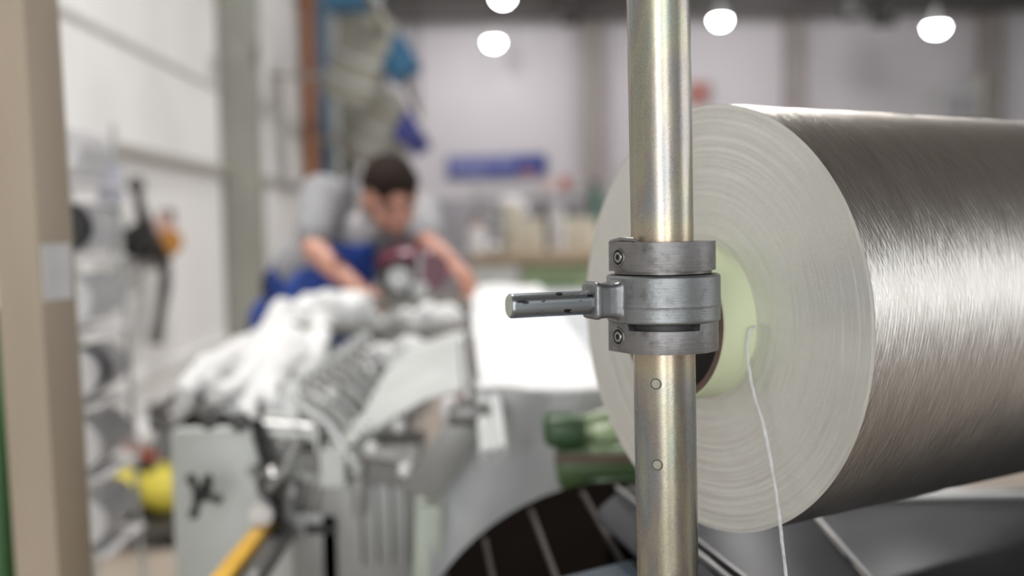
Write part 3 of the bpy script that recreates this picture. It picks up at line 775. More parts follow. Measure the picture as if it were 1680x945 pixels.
# yellow rail on floor level frame + dark rail beside
a, b = U(446, 850, 1.75), U(352, 968, 1.35)
o = thing('yellow_rail', 'yellow guard rail slanting below the machine', 'rail', (b.x, b.y, 0))
MB().bar(a - Vector((b.x, b.y, 0)), b - Vector((b.x, b.y, 0)), .028, .02).build('rail_bar', YEL, o, bevel=.003)
MB().bar(a - Vector((b.x - .035, b.y, .01)), b - Vector((b.x - .035, b.y, .01)), .03, .02).build('dark_rail_bar', DSTEEL, o)
MB().bar((0.01, .02, 0), Vector((0.01, .02, b.z)), .03, .03).build('rail_post', YEL, o)
a, b = U(455, 880, 1.7), U(412, 960, 1.4)
o = thing('white_pipe_end', 'short pale steel tube beside the yellow rail', 'tube', (b.x, b.y, 0))
MB().cyl(a - Vector((b.x, b.y, 0)), b - Vector((b.x, b.y, 0)), .012).build('tube', ALU, o)
MB().bar((0, 0, 0), Vector((0, 0, b.z)), .02, .02).build('support_post', DSTEEL, o)

# maroon sewing head under the worker's hands
hd = thing('sewing_head', 'maroon machine head with chrome parts beneath the worker\'s hands', 'machine', U(680, 480, 3.1))
ho = hd.location.copy()
def H_(px, py, Y): return U(px, py, Y) - ho
MB().ball(H_(668, 428, 3.15), (.10, .09, .055), 18).box(H_(695, 438, 3.15), (.12, .12, .07)).build('head_casting', MAROON, hd, bevel=.012)
MB().cyl(H_(708, 446, 3.00), H_(708, 446, 3.12), .055).build('hand_wheel', MAROON, hd)
MB().cyl(H_(655, 458, 3.0), H_(652, 455, 3.12), .036).build('chrome_disc', STEEL, hd)
MB().lathe([(.036, 0), (.052, 0), (.052, .05), (.036, .05)], H_(655, 458, 3.01), (0, 1, 0), 24, close=True).build('disc_guard', BLACK, hd)
MB().box(H_(660, 478, 3.06), (.10, .06, .04)).build('needle_box', BLACK, hd, bevel=.005)
MB().box(H_(690, 478, 3.02), (.05, .05, .06)).build('chrome_block', STEEL, hd, bevel=.006)
MB().cyl(H_(688, 415, 3.0), H_(690, 490, 3.0), .007).build('needle_bar', STEEL, hd)
MB().ball(H_(728, 443, 3.05), (.022, .02, .025)).build('orange_knob', mat('bright_orange_plastic', (.65, .16, .05), .5), hd)
MB().box(H_(690, 497, 3.1), (.24, .1, .02)).build('base_plate', DSTEEL, hd)
MB().tube([H_(640, 425, 3.1), H_(618, 450, 3.1), H_(632, 485, 3.1)], .008).build('cable', BLACK, hd)

# ---- white fabric running off the machine
zc = 1.085
def cl(u, v):       # u across, v along (near -> far)
    nl, nr, fl, fr = U(788, 636, 1.66), U(1010, 640, 1.66), U(768, 468, 4.3), U(884, 468, 4.3)
    s = v
    l = nl.lerp(fl, s); r_ = nr.lerp(fr, s)
    p = l.lerp(r_, u); p.z += .004 * math.sin(u * 9 + v * 4) ; return p
tag(MB().grid(cl, 16, 30, .003).build('fabric_web', CLOTH), 'bright white fabric web running from the machine towards the pole', 'fabric')
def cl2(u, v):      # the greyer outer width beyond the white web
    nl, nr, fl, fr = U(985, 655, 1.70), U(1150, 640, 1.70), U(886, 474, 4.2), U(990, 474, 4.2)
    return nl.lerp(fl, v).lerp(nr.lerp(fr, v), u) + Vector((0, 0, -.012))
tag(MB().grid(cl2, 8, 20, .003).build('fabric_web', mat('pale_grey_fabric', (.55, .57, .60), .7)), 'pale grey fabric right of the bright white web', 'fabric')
# winder table frame carrying the web
fr = thing('web_table', 'steel frame table carrying the white fabric web', 'table', (0, 3, 0))
a = U(775, 470, 4.2); b = U(980, 470, 4.2)
MB().bar(Vector((a.x, 1.2, a.z - .03)), Vector((b.x, 1.2, b.z - .03)), .05, .04).build('end_roller', STEEL, fr)
for x in (a.x, b.x): MB().bar((x, 1.2, 0), (x, 1.2, a.z - .05), .05, .05).build('leg', MGREY, fr)
a = U(792, 640, 1.75); b = U(1060, 640, 1.75)
MB().cyl(Vector((a.x, -1.25, a.z - .06)), Vector((b.x, -1.25, b.z - .06)), .024, n=16).build('front_roller', STEEL, fr)
for x in (b.x - .02,): MB().bar((x, -1.25, 0), (x, -1.25, a.z - .05), .04, .04).build('leg', MGREY, fr)
# grey fabric draping down in front
def dr(u, v):
    l = [U(778, 638, 1.655), U(735, 740, 1.66), U(705, 860, 1.60), U(700, 990, 1.56), U(690, 1150, 1.5)]
    r_ = [U(1050, 640, 1.665), U(1010, 740, 1.70), U(1000, 860, 1.66), U(990, 990, 1.64), U(980, 1150, 1.6)]
    s = v * 4; i = min(int(s), 3); t = s - i
    p = l[i].lerp(l[i + 1], t).lerp(r_[i].lerp(r_[i + 1], t), u)
    p.y += .012 * math.sin(u * 16) ; return p
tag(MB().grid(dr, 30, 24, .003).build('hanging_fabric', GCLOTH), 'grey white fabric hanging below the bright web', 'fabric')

# green winder unit
gm = thing('green_winder', 'dark green winding unit between the hanging fabric and the package', 'machine', U(980, 800, 1.5))
go = gm.location.copy()
def G_(px, py, Y): return U(px, py, Y) - go
MB().box(G_(990, 758, 1.45), (.14, .10, .062)).build('housing', MGREEN, gm, bevel=.012)
MB().box(G_(985, 752, 1.395), (.13, .006, .012)).build('brown_strip', mat('brown_strip_paint', (.13, .085, .06), .5), gm)
MB().box(G_(925, 703, 1.42), (.060, .08, .044)).build('round_cap', mat('dark_green_enamel', (.035, .085, .03), .4), gm, bevel=.014, seg=4)
MB().tube([G_(935, 715, 1.5), G_(965, 690, 1.5), G_(1000, 680, 1.5), G_(1020, 700, 1.5)], .011).build('curved_pipe', LGREEN, gm)
MB().ball(G_(990, 712, 1.46), (.030, .03, .018), 14).build('pale_cover', LGREEN, gm)
MB().box(G_(1010, 790, 1.42), (.11, .10, .03)).build('lower_housing', mat('deep_green_enamel', (.045, .10, .035), .45), gm, bevel=.008)
MB().bar(G_(1010, 795, 1.48), Vector((G_(1010, 795, 1.48).x, .0, -go.z)), .06, .06, (0, 1, 0)).build('column', MGREEN, gm)

# dark ribbed drum, axis towards the viewer
dc = thing('ribbed_drum', 'large dark drum with raised ribs below the green unit', 'drum', (.125, 1.32, 0))
far = Vector((.135, 1.32, .715)); near = Vector((.165, 1.0, .708))
d = near - far; Ld = d.length; rD = .29; dz_ = d.normalized(); off = dc.location
MB().lathe([(.05, 0), (rD, 0), (rD + .006, .01), (rD + .006, .02), (rD, .03), (rD, Ld), (.05, Ld)], far - off, d, 72).build('shell', DARKM, dc)
u_ = dz_.orthogonal().normalized(); v_ = dz_.cross(u_)
for k in range(26):
    t_ = 2 * math.pi * k / 26; e = (u_ * math.cos(t_) + v_ * math.sin(t_)) * (rD + .002)
    MB().bar(far - off + e + dz_ * .03, far - off + e + dz_ * Ld, .006, .006).build('rib', RIB, dc)
MB().cyl(far - off - dz_ * .05, near - off, .03).build('axle', STEEL, dc)
for q in (far - dz_ * .06,):
    MB().bar(Vector((q.x, q.y, 0)) - off, q - off, .06, .05, (0, 1, 0)).build('stand', DSTEEL, dc)

# ================================================================ CREEL TABLE
TBZ = 1.035
def tab(px, py):
    d = fw + rt * ((px - 840) / F) - up * ((py - 472.5) / F)
    t = (TBZ - EYE.z) / d.z; return EYE + d * t
ct = thing('creel_table', 'dark glossy steel table under the wound yarn package', 'table', (.5, 1, 0))
cto = ct.location.copy()
def poly_plate(pts, name, mt, z1=TBZ, th=.004, bev=.001):
    P2 = [(p.x - cto.x, p.y - cto.y) for p in pts]
    return MB().prism(P2, z1 - th, z1).build(name, mt, ct, bevel=bev)
def rounded(c, n=6):      # round only the first corner of a list of points
    a, b, d = c[-1], c[0], c[1]; out = []
    p0 = b + (a - b).normalized() * .035; p1 = b + (d - b).normalized() * .035
    for i in range(n + 1):
        s = i / n; out.append(p0 * (1 - s) ** 2 + b * 2 * s * (1 - s) + p1 * s * s)
    return out + list(c[1:])
j0, j1 = tab(1331, 845), tab(1440, 970)
left_pts = [tab(972, 842), tab(1060, 925), tab(1180, 1100), tab(1560, 1100), j1 + Vector((-.001, 0, 0)), j0, tab(1345, 812), tab(1020, 800)]
poly_plate(rounded(left_pts), 'plate', PLATE)
jx = Vector((.003, 0, 0))
right_pts = [j0 + jx, j1 + jx, tab(1560, 1100) + jx, tab(2300, 1100), tab(2200, 812), tab(1345, 812) + jx]
poly_plate(right_pts, 'plate', PLATE, bev=.0008)
MB().bar(j0 - cto + Vector((.0015, 0, .002)), j1 - cto + Vector((.0015, 0, .002)), .004, .003).build('joint_strip', MGREY, ct)
a, b = tab(1340, 826), tab(2250, 806)
MB().bar(a - cto + Vector((0, .01, .004)), b - cto + Vector((0, .01, .004)), .024, .010).build('edge_rail', ALU, ct, bevel=.002)
a, b = tab(1012, 803), tab(1200, 958)
MB().bar(a - cto + Vector((0, 0, .003)), b - cto + Vector((0, 0, .003)), .003, .004).build('edge_strip', MGREY, ct)
a2, b2 = a + Vector((.014, .0, 0)), b + Vector((.014, 0, 0))
MB().bar(a2 - cto + Vector((0, 0, .003)), b2 - cto + Vector((0, 0, .003)), .003, .004).build('edge_strip', DSTEEL, ct)
for (x, y) in ((.42, .95), (1.1, .82), (.55, 1.1), (1.3, 1.1)):
    MB().box((x - cto.x, y - cto.y, (TBZ - .004) / 2), (.04, .04, TBZ - .004)).build('leg', DSTEEL, ct)
# lower bluish plate at the bottom edge
z2 = 1.02
def t2(px, py):
    d = fw + rt * ((px - 840) / F) - up * ((py - 472.5) / F); return EYE + d * ((z2 - EYE.z) / d.z)
bp = thing('lower_tray', 'blue-grey metal tray edge at the foot of the pole', 'tray', (.12, .85, 0))
P2 = [(p.x - .12, p.y - .85) for p in (t2(905, 950), t2(1035, 918), t2(1400, 910), t2(1400, 1090), t2(900, 1090))]
MB().prism(P2, z2 - .01, z2).build('tray_sheet', BLUEST, bp, bevel=.001)
MB().bar((.10, -.06, 0), (.10, -.06, z2 - .01), .04, .04).build('support_post', DSTEEL, bp)

# ================================================================ WOUND PACKAGE
AZ = R(60.4); AX = Vector((math.sin(AZ), math.cos(AZ), 0))
C = Vector((.1549, .80, 1.273)); RP = .1702; RC = .0632
MX = Matrix((Vector((AX.y, -AX.x, 0)), Vector((0, 0, 1)).cross(Vector((AX.y, -AX.x, 0))) * 0 + AX.cross(Vector((AX.y, -AX.x, 0))), AX)).transposed()
pk = thing('yarn_package', 'large silvery white wound yarn package behind the steel pole', 'yarn package', C)
pk.rotation_euler = MX.to_euler()
LP = .62
# face with fine winding ridges
prof = []
random.seed(11)
nr = 90
for i in range(nr + 1):
    r = RC + (RP - RC) * i / nr
    e = 0.0 - .004 * (1 - i / nr) + .00035 * noise.noise(Vector((i * .35, 0, 0))) + .00012 * random.uniform(-1, 1)
    prof.append((r, e))
def wobble_lathe(prof, n, amp):
    vs = []; fs = []
    for i, (r, hh) in enumerate(prof):
        for k in range(n):
            t = 2 * math.pi * k / n
            w_ = amp * noise.noise(Vector((math.cos(t) * 2.2, math.sin(t) * 2.2, r * 90)))
            vs.append(Vector((r * math.cos(t), r * math.sin(t), hh + w_)))
    for i in range(len(prof) - 1):
        for k in range(n): fs.append((i * n + k, i * n + (k + 1) % n, (i + 1) * n + (k + 1) % n, (i + 1) * n + k))
    return MB().add(vs, fs)
wobble_lathe(prof, 220, .0005).build('wound_end_face', YEND, pk, sharp=80)
sp_ = [(RP, 0.0), (RP, .004)] + [(RP + .0012 * noise.noise(Vector((i * .4, 3, 0))), .004 + (LP - .008) * i / 40) for i in range(1, 41)] + [(RP - .003, LP), (RC, LP + .004)]
sideo = MB().lathe(sp_, n=220)
sideo.f = [f for f in sideo.f if len(f) == 4]
sideo.build('wound_yarn', YSIDE, pk, sharp=60)
# pale green sleeve, cardboard tube inside, black parts painting the shade of the bore
MB().lathe([(RC - .0012, -.035), (RC, -.0345), (RC, LP + .035), (RC - .0012, LP + .035)], n=96, close=True).build('green_sleeve', COREG, pk)
MB().lathe([(RC - .0066, -.0350), (RC - .0013, -.0352), (RC - .0013, LP + .034), (RC - .0066, LP + .034)], n=96, close=True).build('cardboard_tube', CARD, pk)
MB().lathe([(.001, .09), (RC - .0075, .09), (RC - .0075, .12), (.001, .12)], n=48).build('bore_shade_disc', PITH, pk)
MB().lathe([(RC - .0069, -.030), (RC - .0069, .09)], n=64).build('bore_shade', PITH, pk)
lin = pk.children[-1]
# loose yarn end
Minv = MX.transposed()
def pkp(px, py, depth_off):      # point in front of the package face, along the view ray
    d = (fw + rt * ((px - 840) / F) - up * ((py - 472.5) / F))
    t = ((C - EYE).dot(AX) + depth_off) / d.dot(AX); return Minv @ (EYE + d * t - C)
tp = [(1226, 600, -.012), (1232, 560, -.011), (1240, 536, -.008), (1231, 541, -.014), (1226, 565, -.014), (1229, 605, -.014), (1238, 650, -.010), (1252, 695, -.007), (1262, 745, -.007), (1270, 790, -.010), (1278, 845, -.014), (1283, 890, -.018), (1290, 950, -.022), (1296, 1010, -.026)]
YARN = mat('glassy_yarn', (.9, .9, .92), .2, 0, col2=(.75, .76, .78), scale=300, Transmission_Weight=.25)
base_pts = smooth_pts([pkp(*q) for q in tp[2:]])
th = MB()
for j in range(5):
    pts = []
    for i, p in enumerate(base_pts):
        a = i * .35 + j * 1.257; s = .0007 + .0007 * abs(math.sin(i * .13 + j))
        pts.append(p + Vector((math.cos(a), math.sin(a) * .6, math.sin(a) * .4)) * s)
    th.tube(pts, .00030, 5)
th.build('loose_yarn_end', YARN, pk)
# mandrel holding the package at its far end, on a stand outside the view
md = thing('package_stand', 'steel stand and mandrel carrying the yarn package from its far side', 'stand', C + AX * (LP + .2) - Vector((0, 0, C.z)))
q = Vector((0, 0, C.z))
MB().cyl(q - AX * (LP + .07), q, .022, n=24).build('mandrel', DSTEEL, md)
MB().cyl(q - AX * .20, q - AX * .14, RC - .008, n=32).build('chuck', DSTEEL, md)
MB().bar((0, 0, 0), q + Vector((0, 0, .1)), .08, .08, (0, 1, 0)).build('column', MGREY, md)

# ================================================================ POLE AND CLAMP
pa, pb = U(1081, 0, .67), U(1096.5, 945, .67)
ax = (pa - pb).normalized(); RPO = .0209
pc = U(1088, 487, .67)
pbase = pc - ax * (pc.z / ax.z)
pole = thing('steel_pole', 'yellow-zinc plated steel tube standing upright in front of the package', 'pole', pbase)
MB().cyl(ax * .01, ax * 2.6, RPO, n=96).build('tube', ZINC, pole)
MB().lathe([(.001, 0), (.09, 0), (.09, .01), (.03, .012), (.03, .04), (RPO, .04)], n=48).build('foot_flange', DSTEEL, pole)
view = Vector((-pc.x, -pc.y, 0)).normalized()
side = Vector((-view.y, view.x, 0))                # towards image right
for px, py in ((1077, 630.5), (1079, 763.5)):
    q = U(px, py, .65); s = (q - U(1089 + (py - 487) * .016, py, .65)).dot(side); s *= 1.0
    a_ = math.asin(max(-1, min(1, s / RPO)))
    nrm = view * math.cos(a_) + side * math.sin(a_)
    hgt = (q - pbase).dot(ax)
    c_ = ax * hgt + nrm * RPO
    pin = MB().lathe([(.001, .0002), (.0029, .0002), (.0031, .0), (.0031, -.002)], c_, nrm, 28).build('flush_pin', mat('pin_plating', (.46, .45, .38), .3, .85), pole, sharp=15)
    MB().lathe([(.0031, .0001), (.0033, .0003), (.0037, .0003), (.0039, -.0004), (.0031, -.0004)], c_, nrm, 28, close=True).build('pin_rim', DSTEEL, pin)

# clamp is modelled with z along the pole, x to image right, y away from the viewer
cl_rot = Matrix((side * -1 if False else side, -view, ax)).transposed()
def clamp_thing(name, label, zoff):
    o = thing(name, label, 'clamp', pc + ax * zoff); o.rotation_euler = cl_rot.to_euler(); return o
def outline_collar(r, xl, n=64):
    # circle with a straight lug on the left, its flat facing front-left
    A = (-xl, -.0115); Bt = math.radians(38); B = (-r * math.sin(Bt), -r * math.cos(Bt))
    pts = []
    a0 = math.atan2(B[1], B[0]); a1 = math.pi
    if a0 < 0: pass
    for i in range(n + 1):
        t = a0 + (a1 - a0) * i / n; pts.append((r * math.cos(t), r * math.sin(t)))
    pts += [(-xl, .0), A]
    return pts, A, B
def collar(name, label, zc, hgt, notch):
    o = clamp_thing(name, label, zc)
    r = .0364 if notch else .0352; pts, A, B = outline_collar(r, r + .0002)
    # ring with bore: build outer wall, inner wall, top, bottom
    def ring_mesh(outer, rin, f0, f1):
        inn = []
        for x, y in outer:
            l = math.hypot(x, y); inn.append((x / l * rin, y / l * rin))
        n = len(outer); vs = []
        for (L, f) in ((outer, f0), (outer, f1), (inn, f1), (inn, f0)): vs += [(x, y, f(x, y)) for x, y in L]
        fs = []
        for a_ in range(4):
            b_ = (a_ + 1) % 4
            for k in range(n): fs.append((a_ * n + k, a_ * n + (k + 1) % n, b_ * n + (k + 1) % n, b_ * n + k))
        return MB().add(vs, fs)
    lo, hi = -hgt / 2, hgt / 2
    def top(x, y):
        if not notch: return hi + (.0008 if x < -.024 else 0)
        # raised shoulders at left lug and right side, front part cut lower
        if x < -.0235: return hi
        if x > .0215 + .002: return hi + .0005
        return hi - .0058
    # refine outline so the notch steps are crisp
    def insert(L, xs):
        out = []
        for i in range(len(L)):
            (xa, ya), (xb, yb) = L[i], L[(i + 1) % len(L)]; out.append((xa, ya))
            c_ = sorted([(X - xa) / (xb - xa) for X in xs if min(xa, xb) < X < max(xa, xb)]) if abs(xb - xa) > 1e-9 else []
            for s in c_: out.append((xa + (xb - xa) * s, ya + (yb - ya) * s))
        return out
    if notch: pts = insert(pts, (-.0236, -.0215, .0195, .0236))
    body = ring_mesh(pts, RPO + .0003, lambda x, y: lo, top)
    body.build('collar_body', CAST, o, bevel=.0009, seg=3, sharp=40)
    # screw on the flat
    Av, Bv = Vector((*A, 0)), Vector((*B, 0)); mid = Av.lerp(Bv, .50) ; e = (Bv - Av).normalized(); nn = Vector((e.y, -e.x, 0))
    if nn.y > 0: nn = -nn
    mid.z = -.0002
    MB().lathe([(.0050, .0006), (.0060, .0006), (.0064, -.0002), (.0050, -.0002)], mid, nn, 32, close=True).build('counterbore_rim', CAST, o)
    sc = MB().lathe([(.001, .0002), (.0051, .0002), (.0051, -.001)], mid, nn, 32).build('hole_shade', PITH, o)  # flat black disc paints the shade of the screw recess
    sh = MB().lathe([(.0019, .0010), (.0034, .0010), (.0037, .0006), (.0037, 0), (.0019, 0)], mid, nn, 32, close=True).build('socket_screw', SCREW, o)
    MB().lathe([(.0001, .00045), (.0020, .00045)], mid, nn, 6).build('hex_socket', BLACK, sh)
    # split between the collar halves
    return o
S_ = F / .67
def zz_(py): return (487 - py) / S_
c1 = collar('clamp_collar', 'upper grey clamp collar with socket screw on the pole', zz_(419), .0190, False)
MB().tube([(-.034, -.012, .0100), (-.026, -.017, .0112), (-.019, -.020, .0106), (-.016, -.018, .0090)], [.0014, .0022, .0022, .0010], 8).build('casting_lump', CAST, c1)
c2 = collar('clamp_collar', 'lower grey clamp collar with notched top edge on pole', zz_(547), .0208, True)
# washers in the gaps
w1 = tag(MB().lathe([(RPO + .0004, -.0016), (.0325, -.0016), (.0325, .0016), (RPO + .0004, .0016)], n=72, close=True).build('thrust_washer', DSTEEL), 'thin dark washer between upper collar and swivel knuckle', 'washer')
w1.location = pc + ax * zz_(443); w1.rotation_euler = cl_rot.to_euler()
w2 = tag(MB().lathe([(RPO + .0004, -.0012), (.0310, -.0012), (.0310, .0024), (RPO + .0004, .0024)], n=72, close=True).build('thrust_washer', BLACK), 'black washer between swivel knuckle and lower notched collar', 'washer')
w2.location = pc + ax * (zz_(533)); w2.rotation_euler = cl_rot.to_euler()
# swivel knuckle with boss and pin
kn = thing('swivel_knuckle', 'grey cast swivel knuckle with a side pin between two collars', 'clamp', pc); kn.rotation_euler = cl_rot.to_euler()
rk_ = .0380; hk = .0315
prof_k = [(RPO + .0003, -hk / 2), (rk_ - .001, -hk / 2), (rk_, -hk / 2 + .001), (rk_, -.0052), (rk_ + .0006, -.0044), (rk_ + .0002, -.0034), (rk_, hk / 2 - .0012), (rk_ - .0012, hk / 2), (RPO + .0003, hk / 2)]
KB = MB().lathe(prof_k, n=128, close=True)
dpin = Vector((-math.cos(R(30)), -math.sin(R(30)), 0)); dside = Vector((-dpin.y, dpin.x, 0))
def sect(d, w_, h0, h1, n=7):    # rounded rectangle section at distance d
    out = []; r_ = .004
    for cx, cy, a0 in ((w_ - r_, h1 - r_, 0), (-(w_ - r_), h1 - r_, 90), (-(w_ - r_), h0 + r_, 180), (w_ - r_, h0 + r_, 270)):
        for k in range(n):
            a_ = R(a0 + 90 * k / (n - 1)); out.append(dpin * d + dside * (cx + r_ * math.cos(a_)) + Vector((0, 0, cy + r_ * math.sin(a_))))
    return out
secs = [sect(.024, .0145, -.0145, .0140), sect(.0345, .0128, -.0136, .0130), sect(.0375, .0115, -.0126, .0118), sect(.0405, .0106, -.0119, .0111), sect(.045, .0102, -.0116, .0108), sect(.0505, .0106, -.0118, .0114), sect(.0525, .0118, -.0124, .0124), sect(.0550, .0116, -.0122, .0122), sect(.0560, .0095, -.0105, .0105)]
vs = [p for s in secs for p in s]; n_ = len(secs[0]); fs = [(i * n_ + k, i * n_ + (k + 1) % n_, (i + 1) * n_ + (k + 1) % n_, (i + 1) * n_ + k) for i in range(len(secs) - 1) for k in range(n_)]
fs += [tuple(range(n_))[::-1], tuple(range((len(secs) - 1) * n_, len(secs) * n_))]
KB.add(vs, fs).build('knuckle_body', CAST2, kn, remesh=.00065, smooth_it=5)
# pin with two flats, stained
def pin_mat():
    M = bpy.data.materials.new('stained_pin_steel'); M.use_nodes = True
    g = N(M); b = M.node_tree.nodes['Principled BSDF']; tc = g.n('ShaderNodeTexCoord')
    mp = g.n('ShaderNodeMapping'); mp.inputs['Scale'].default_value = (1, 1, 2.2); g.l(tc.outputs['Object'], mp.inputs[0])
    c = g.ramp(g.noise(mp.outputs[0], 85, 2, .5), [(.33, (.035, .035, .045)), (.37, (.25, .27, .285))])
    g.l(c, b.inputs['Base Color']); b.inputs['Metallic'].default_value = .85; b.inputs['Roughness'].default_value = .3
    return M
def pin_sec(d, r_, fl):
    out = []
    for k in range(40):
        a_ = 2 * math.pi * k / 40
        out.append(dpin * d + dside * max(-r_ * fl, min(r_ * fl, r_ * math.cos(a_))) + Vector((0, 0, r_ * math.sin(a_))))
    return out
rp = .0079; zoff = Vector((0, 0, -.0012))
secs = [[p + zoff for p in pin_sec(d_, r_, .93)] for d_, r_ in ((.050, rp), (.1100, rp), (.1110, rp - .0002), (.1119, rp - .0011))]
vs = [p for s in secs for p in s]; n_ = 40; fs = [(i * n_ + k, i * n_ + (k + 1) % n_, (i + 1) * n_ + (k + 1) % n_, (i + 1) * n_ + k) for i in range(len(secs) - 1) for k in range(n_)]
MB().add(vs, fs).build('pin', pin_mat(), kn, sharp=50)
MB().add(secs[-1], [tuple(range(40))]).build('pin_end', mat('pin_end_face', (.46, .48, .42), .5, .4, scale=200), kn)

# ================================================================ THE WORKER
def worker():
    hipc = U(502, 512, 3.75)
    sR = U(528, 322, 3.40); sL = U(690, 352, 3.50)       # his right (image left) and left shoulder
    chest = (sR + sL) / 2 + Vector((-.02, .05, -.09))
    waist = U(516, 442, 3.64)
    neck0 = (sR + sL) / 2 + Vector((0, .0, .01))
    hc = U(640, 322, 3.22)
    elR = U(514, 408, 3.25); wrR = U(590, 476, 3.12)
    elL = U(700, 402, 3.30); wrL = U(742, 430, 3.22)
    lat = (sL - sR).normalized()
    hl, hr = hipc + Vector((.10, -.05, -.05)), hipc + Vector((-.10, .05, -.05))
    footL, footR = Vector((hl.x + .04, hl.y + .02, .09)), Vector((hr.x - .05, hr.y + .12, .09))
    knL = hl.lerp(footL, .5) + Vector((.03, -.05, 0)); knR = hr.lerp(footR, .5) + Vector((.02, -.05, 0))
    b = MB()
    # head frame
    fdir = Vector((.36, -.76, -.56)).normalized(); uph = Vector((.10, -.45, .89)); uph = (uph - fdir * uph.dot(fdir)).normalized()
    rx = uph.cross(fdir) * -1
    HM = Matrix((rx, fdir, uph)).transposed() * 1.08
    def h(x, y, z): return hc + HM @ Vector((x, y, z))
    b.ball(h(0, -.01, .03), (.076, .096, .088), 20, HM)
    b.ball(h(0, .022, -.035), (.058, .068, .078), 18, HM)
    b.ball(h(0, .055, -.09), (.026, .022, .022), 10, HM)
    b.limb(h(0, .088, .005), h(0, .108, -.028), .008, .014, 10)
    for s in (-1, 1):
        b.ball(h(s * .078, -.005, -.01), (.011, .020, .032), 10, HM)
        b.ball(h(s * .032, .074, .018), (.022, .012, .008), 10, HM)
        b.ball(h(s * .042, .058, -.028), (.022, .018, .022), 10, HM)
    b.ball(h(0, .085, -.062), (.022, .010, .006), 10, HM); b.ball(h(0, .082, -.071), (.019, .010, .006), 10, HM)
    b.limb(neck0, h(0, -.03, -.06), .056, .052)
    # trunk
    for a_, c_, ra, rb in ((hipc, waist, .135, .125), (waist, chest, .125, .145)): b.limb(a_, c_, ra, rb, 20)
    b.limb(chest - lat * .06, chest + lat * .06, .135, .135, 18)
    b.limb(sR, sL, .055, .055); b.limb(chest, neck0, .11, .06)
    for q_ in (sR, sL): b.ball(q_, .062); b.limb(q_, chest, .06, .11)
    b.limb(hr, hl, .12, .12)
    for s_, e_, w__ in ((sR, elR, wrR), (sL, elL, wrL)):
        b.limb(s_, e_, .052, .040); b.limb(e_, e_.lerp(w__, .35), .040, .040); b.limb(e_.lerp(w__, .35), w__, .040, .026)
    for h_, k_, f_ in ((hl, knL, footL), (hr, knR, footR)):
        b.limb(h_, k_, .088, .055); b.limb(k_, k_.lerp(f_, .35), .055, .055); b.limb(k_.lerp(f_, .35), f_, .055, .036)
        b.limb(f_ + Vector((0, .04, -.045)), f_ + Vector((.02, -.15, -.06)), .034, .026)
    # hands
    def hand(w__, fd, pn, side_, curl):
        fd = fd.normalized(); pn = (pn - fd * pn.dot(fd)).normalized(); sd = fd.cross(pn) * side_
        b.ball(w__ + fd * .045, (.042, .042, .042), 12, Matrix((fd, sd, pn)).transposed() @ Matrix.Diagonal((1.1, .92, .36)))
        for i, (o_, L_f) in enumerate(((-.030, .068), (-.010, .078), (.011, .073), (.030, .056))):
            p0 = w__ + fd * .075 + sd * o_
            p1 = p0 + fd * L_f * .45 - pn * (.006 + curl * .01); p2 = p1 + (fd * .8 - pn * curl).normalized() * L_f * .32; p3 = p2 + (fd * .5 - pn * curl * 1.4).normalized() * L_f * .25
            b.limb(p0, p1, .0095, .009, 8); b.limb(p1, p2, .009, .0082, 8); b.limb(p2, p3, .0082, .007, 8)
        t0 = w__ + fd * .02 - sd * .03; t1 = t0 + (fd * .6 - sd * .8) * .035 - pn * .008; t2_ = t1 + (fd * .95 - sd * .25) * .03 - pn * .006
        b.limb(t0, t1, .013, .0105, 8); b.limb(t1, t2_, .0105, .008, 8)
    hand(wrR, U(625, 492, 3.05) - wrR, Vector((0, -.1, 1)), 1, .3)
    hand(wrL, U(768, 458, 3.16) - wrL, Vector((.2, -.2, 1)), -1, .8)
    body = b.build('person', SKIN, remesh=.0065, smooth_it=4)
    tag(body, 'person in grey shirt and blue bib overalls bending over the machine', 'person')
    # eyes and brows
    for s in (-1, 1):
        MB().ball(h(s * .032, .076, .004), (.012, .006, .006), 10, HM).build('eye', mat('eye_dark', (.05, .035, .03), .3), body)
        MB().tube([h(s * .014, .088, .022), h(s * .032, .088, .028), h(s * .052, .074, .022)], [.004, .005, .003], 6).build('eyebrow', HAIR, body)
    # hair
    hb = MB().ball((0, 0, 0), (.083, .104, .090), 40); keep = []
    cen = Vector((0, -.012, .036))
    vs = [v + cen for v in hb.v]
    def ok(p):
        front = .046 + .014 * math.cos(p.x * 75) * 1.0 - abs(p.x) * .15    # fringe line over the forehead
        if p.y > .02: return p.z > front
        if p.y > -.02: return p.z > (.046 - (.02 - p.y) * 1.6)
        return p.z > -.05
    used = [f for f in hb.f if all(ok(vs[i]) for i in f)]
    hm = MB(); hm.v = [hc + HM @ (v + Vector((0, 0, 0)) * 0) + HM @ (Vector((noise.noise(v * 60), noise.noise(v * 60 + Vector((5, 0, 0))), noise.noise(v * 60 + Vector((0, 9, 0))))) * .006) for v in vs]; hm.f = used
    ho_ = hm.build('hair', HAIR, body)
    so = ho_.modifiers.new('solid', 'SOLIDIFY'); so.thickness = .016; so.offset = -1
    # shirt
    s = MB()
    s.limb(hipc.lerp(waist, .85), waist, .142, .150, 20); s.limb(waist, chest, .150, .165, 20); s.limb(chest - lat * .07, chest + lat * .07, .150, .150, 18)
    s.limb(sR, sL, .068, .068); s.limb(chest, neck0 - Vector((0, 0, .02)), .125, .072)
    for q_ in (sR, sL): s.ball(q_, .078); s.limb(q_, chest, .075, .125)
    s.limb(sR, sR.lerp(elR, .72), .075, .068); s.limb(sL, sL.lerp(elL, .72), .075, .066)
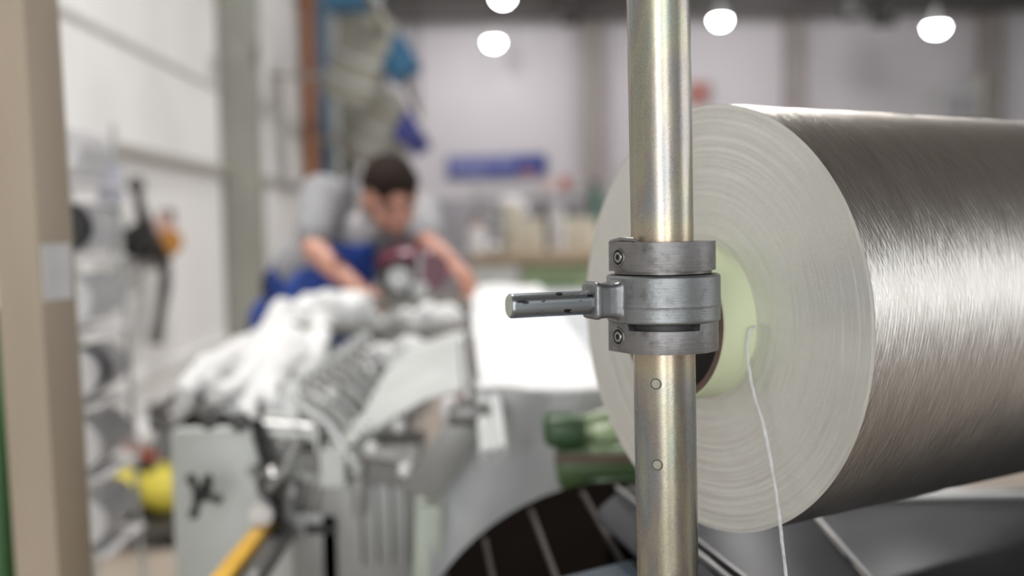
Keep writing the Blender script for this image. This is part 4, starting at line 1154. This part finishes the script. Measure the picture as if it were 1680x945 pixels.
    sh = s.build('shirt', SHIRT, body, remesh=.009, smooth_it=6)
    front = Vector((.25, -.95, 0)).normalized()
    cb = chest + front * .150
    MB().ball(U(588, 380, 3.225), (.075, .03, .06), 16).build('undershirt', SHIRTL, body)
    # collar
    cp = [neck0 + (Vector((math.cos(t), math.sin(t) * .8, .25 * math.sin(t)))) * .072 + Vector((.02, -.02, .03)) for t in [k * 2 * math.pi / 16 for k in range(17)]]
    MB().tube(cp, .012, 6).build('collar', SHIRT, body)
    # dungarees
    d_ = MB()
    d_.limb(hipc, hipc.lerp(waist, .8), .160, .158, 20); d_.limb(hr, hl, .135, .135)
    for h_, k_, f_ in ((hl, knL, footL), (hr, knR, footR)):
        d_.limb(h_, k_, .110, .080); d_.limb(k_, f_ + Vector((0, 0, .03)), .080, .07)
    d_.build('dungarees', BLUE, body, remesh=.010, smooth_it=5)
    def bib(u, v):
        a1, a2 = U(532, 470, 3.27), U(612, 480, 3.25); c1_, c2_ = U(543, 392, 3.19), U(617, 396, 3.17)
        lo = a1.lerp(a2, u) + front * (.03 * math.sin(math.pi * u)); hi_ = c1_.lerp(c2_, u) + front * (.03 * math.sin(math.pi * u)) - Vector((0, 0, .02 * math.sin(math.pi * u)))
        return lo.lerp(hi_, v)
    MB().grid(bib, 12, 8, .008).build('bib', BLUE, body)
    MB().limb(U(548, 478, 3.33), U(520, 492, 3.42), .10, .12, 18).build('bib_waist', BLUE, body)
    def strap(pts): 
        MB().tube(smooth_pts([Vector(p) for p in pts], 4), .016, 8).build('strap', STRAPM, body)
    strap([U(553, 398, 3.17), U(556, 360, 3.16), U(564, 320, 3.20), U(572, 292, 3.32), U(575, 300, 3.5)])
    strap([U(612, 398, 3.16), U(640, 382, 3.20), U(655, 352, 3.32), U(655, 335, 3.48)])
    MB().ball(U(450, 470, 3.66), (.05, .05, .07), 14).build('pocket', NAVY, body)
    for f_ in (footL, footR):
        MB().limb(f_ + Vector((0, .05, -.045)), f_ + Vector((.02, -.16, -.052)), .044, .036).build('shoe', BLACK, body)
worker()
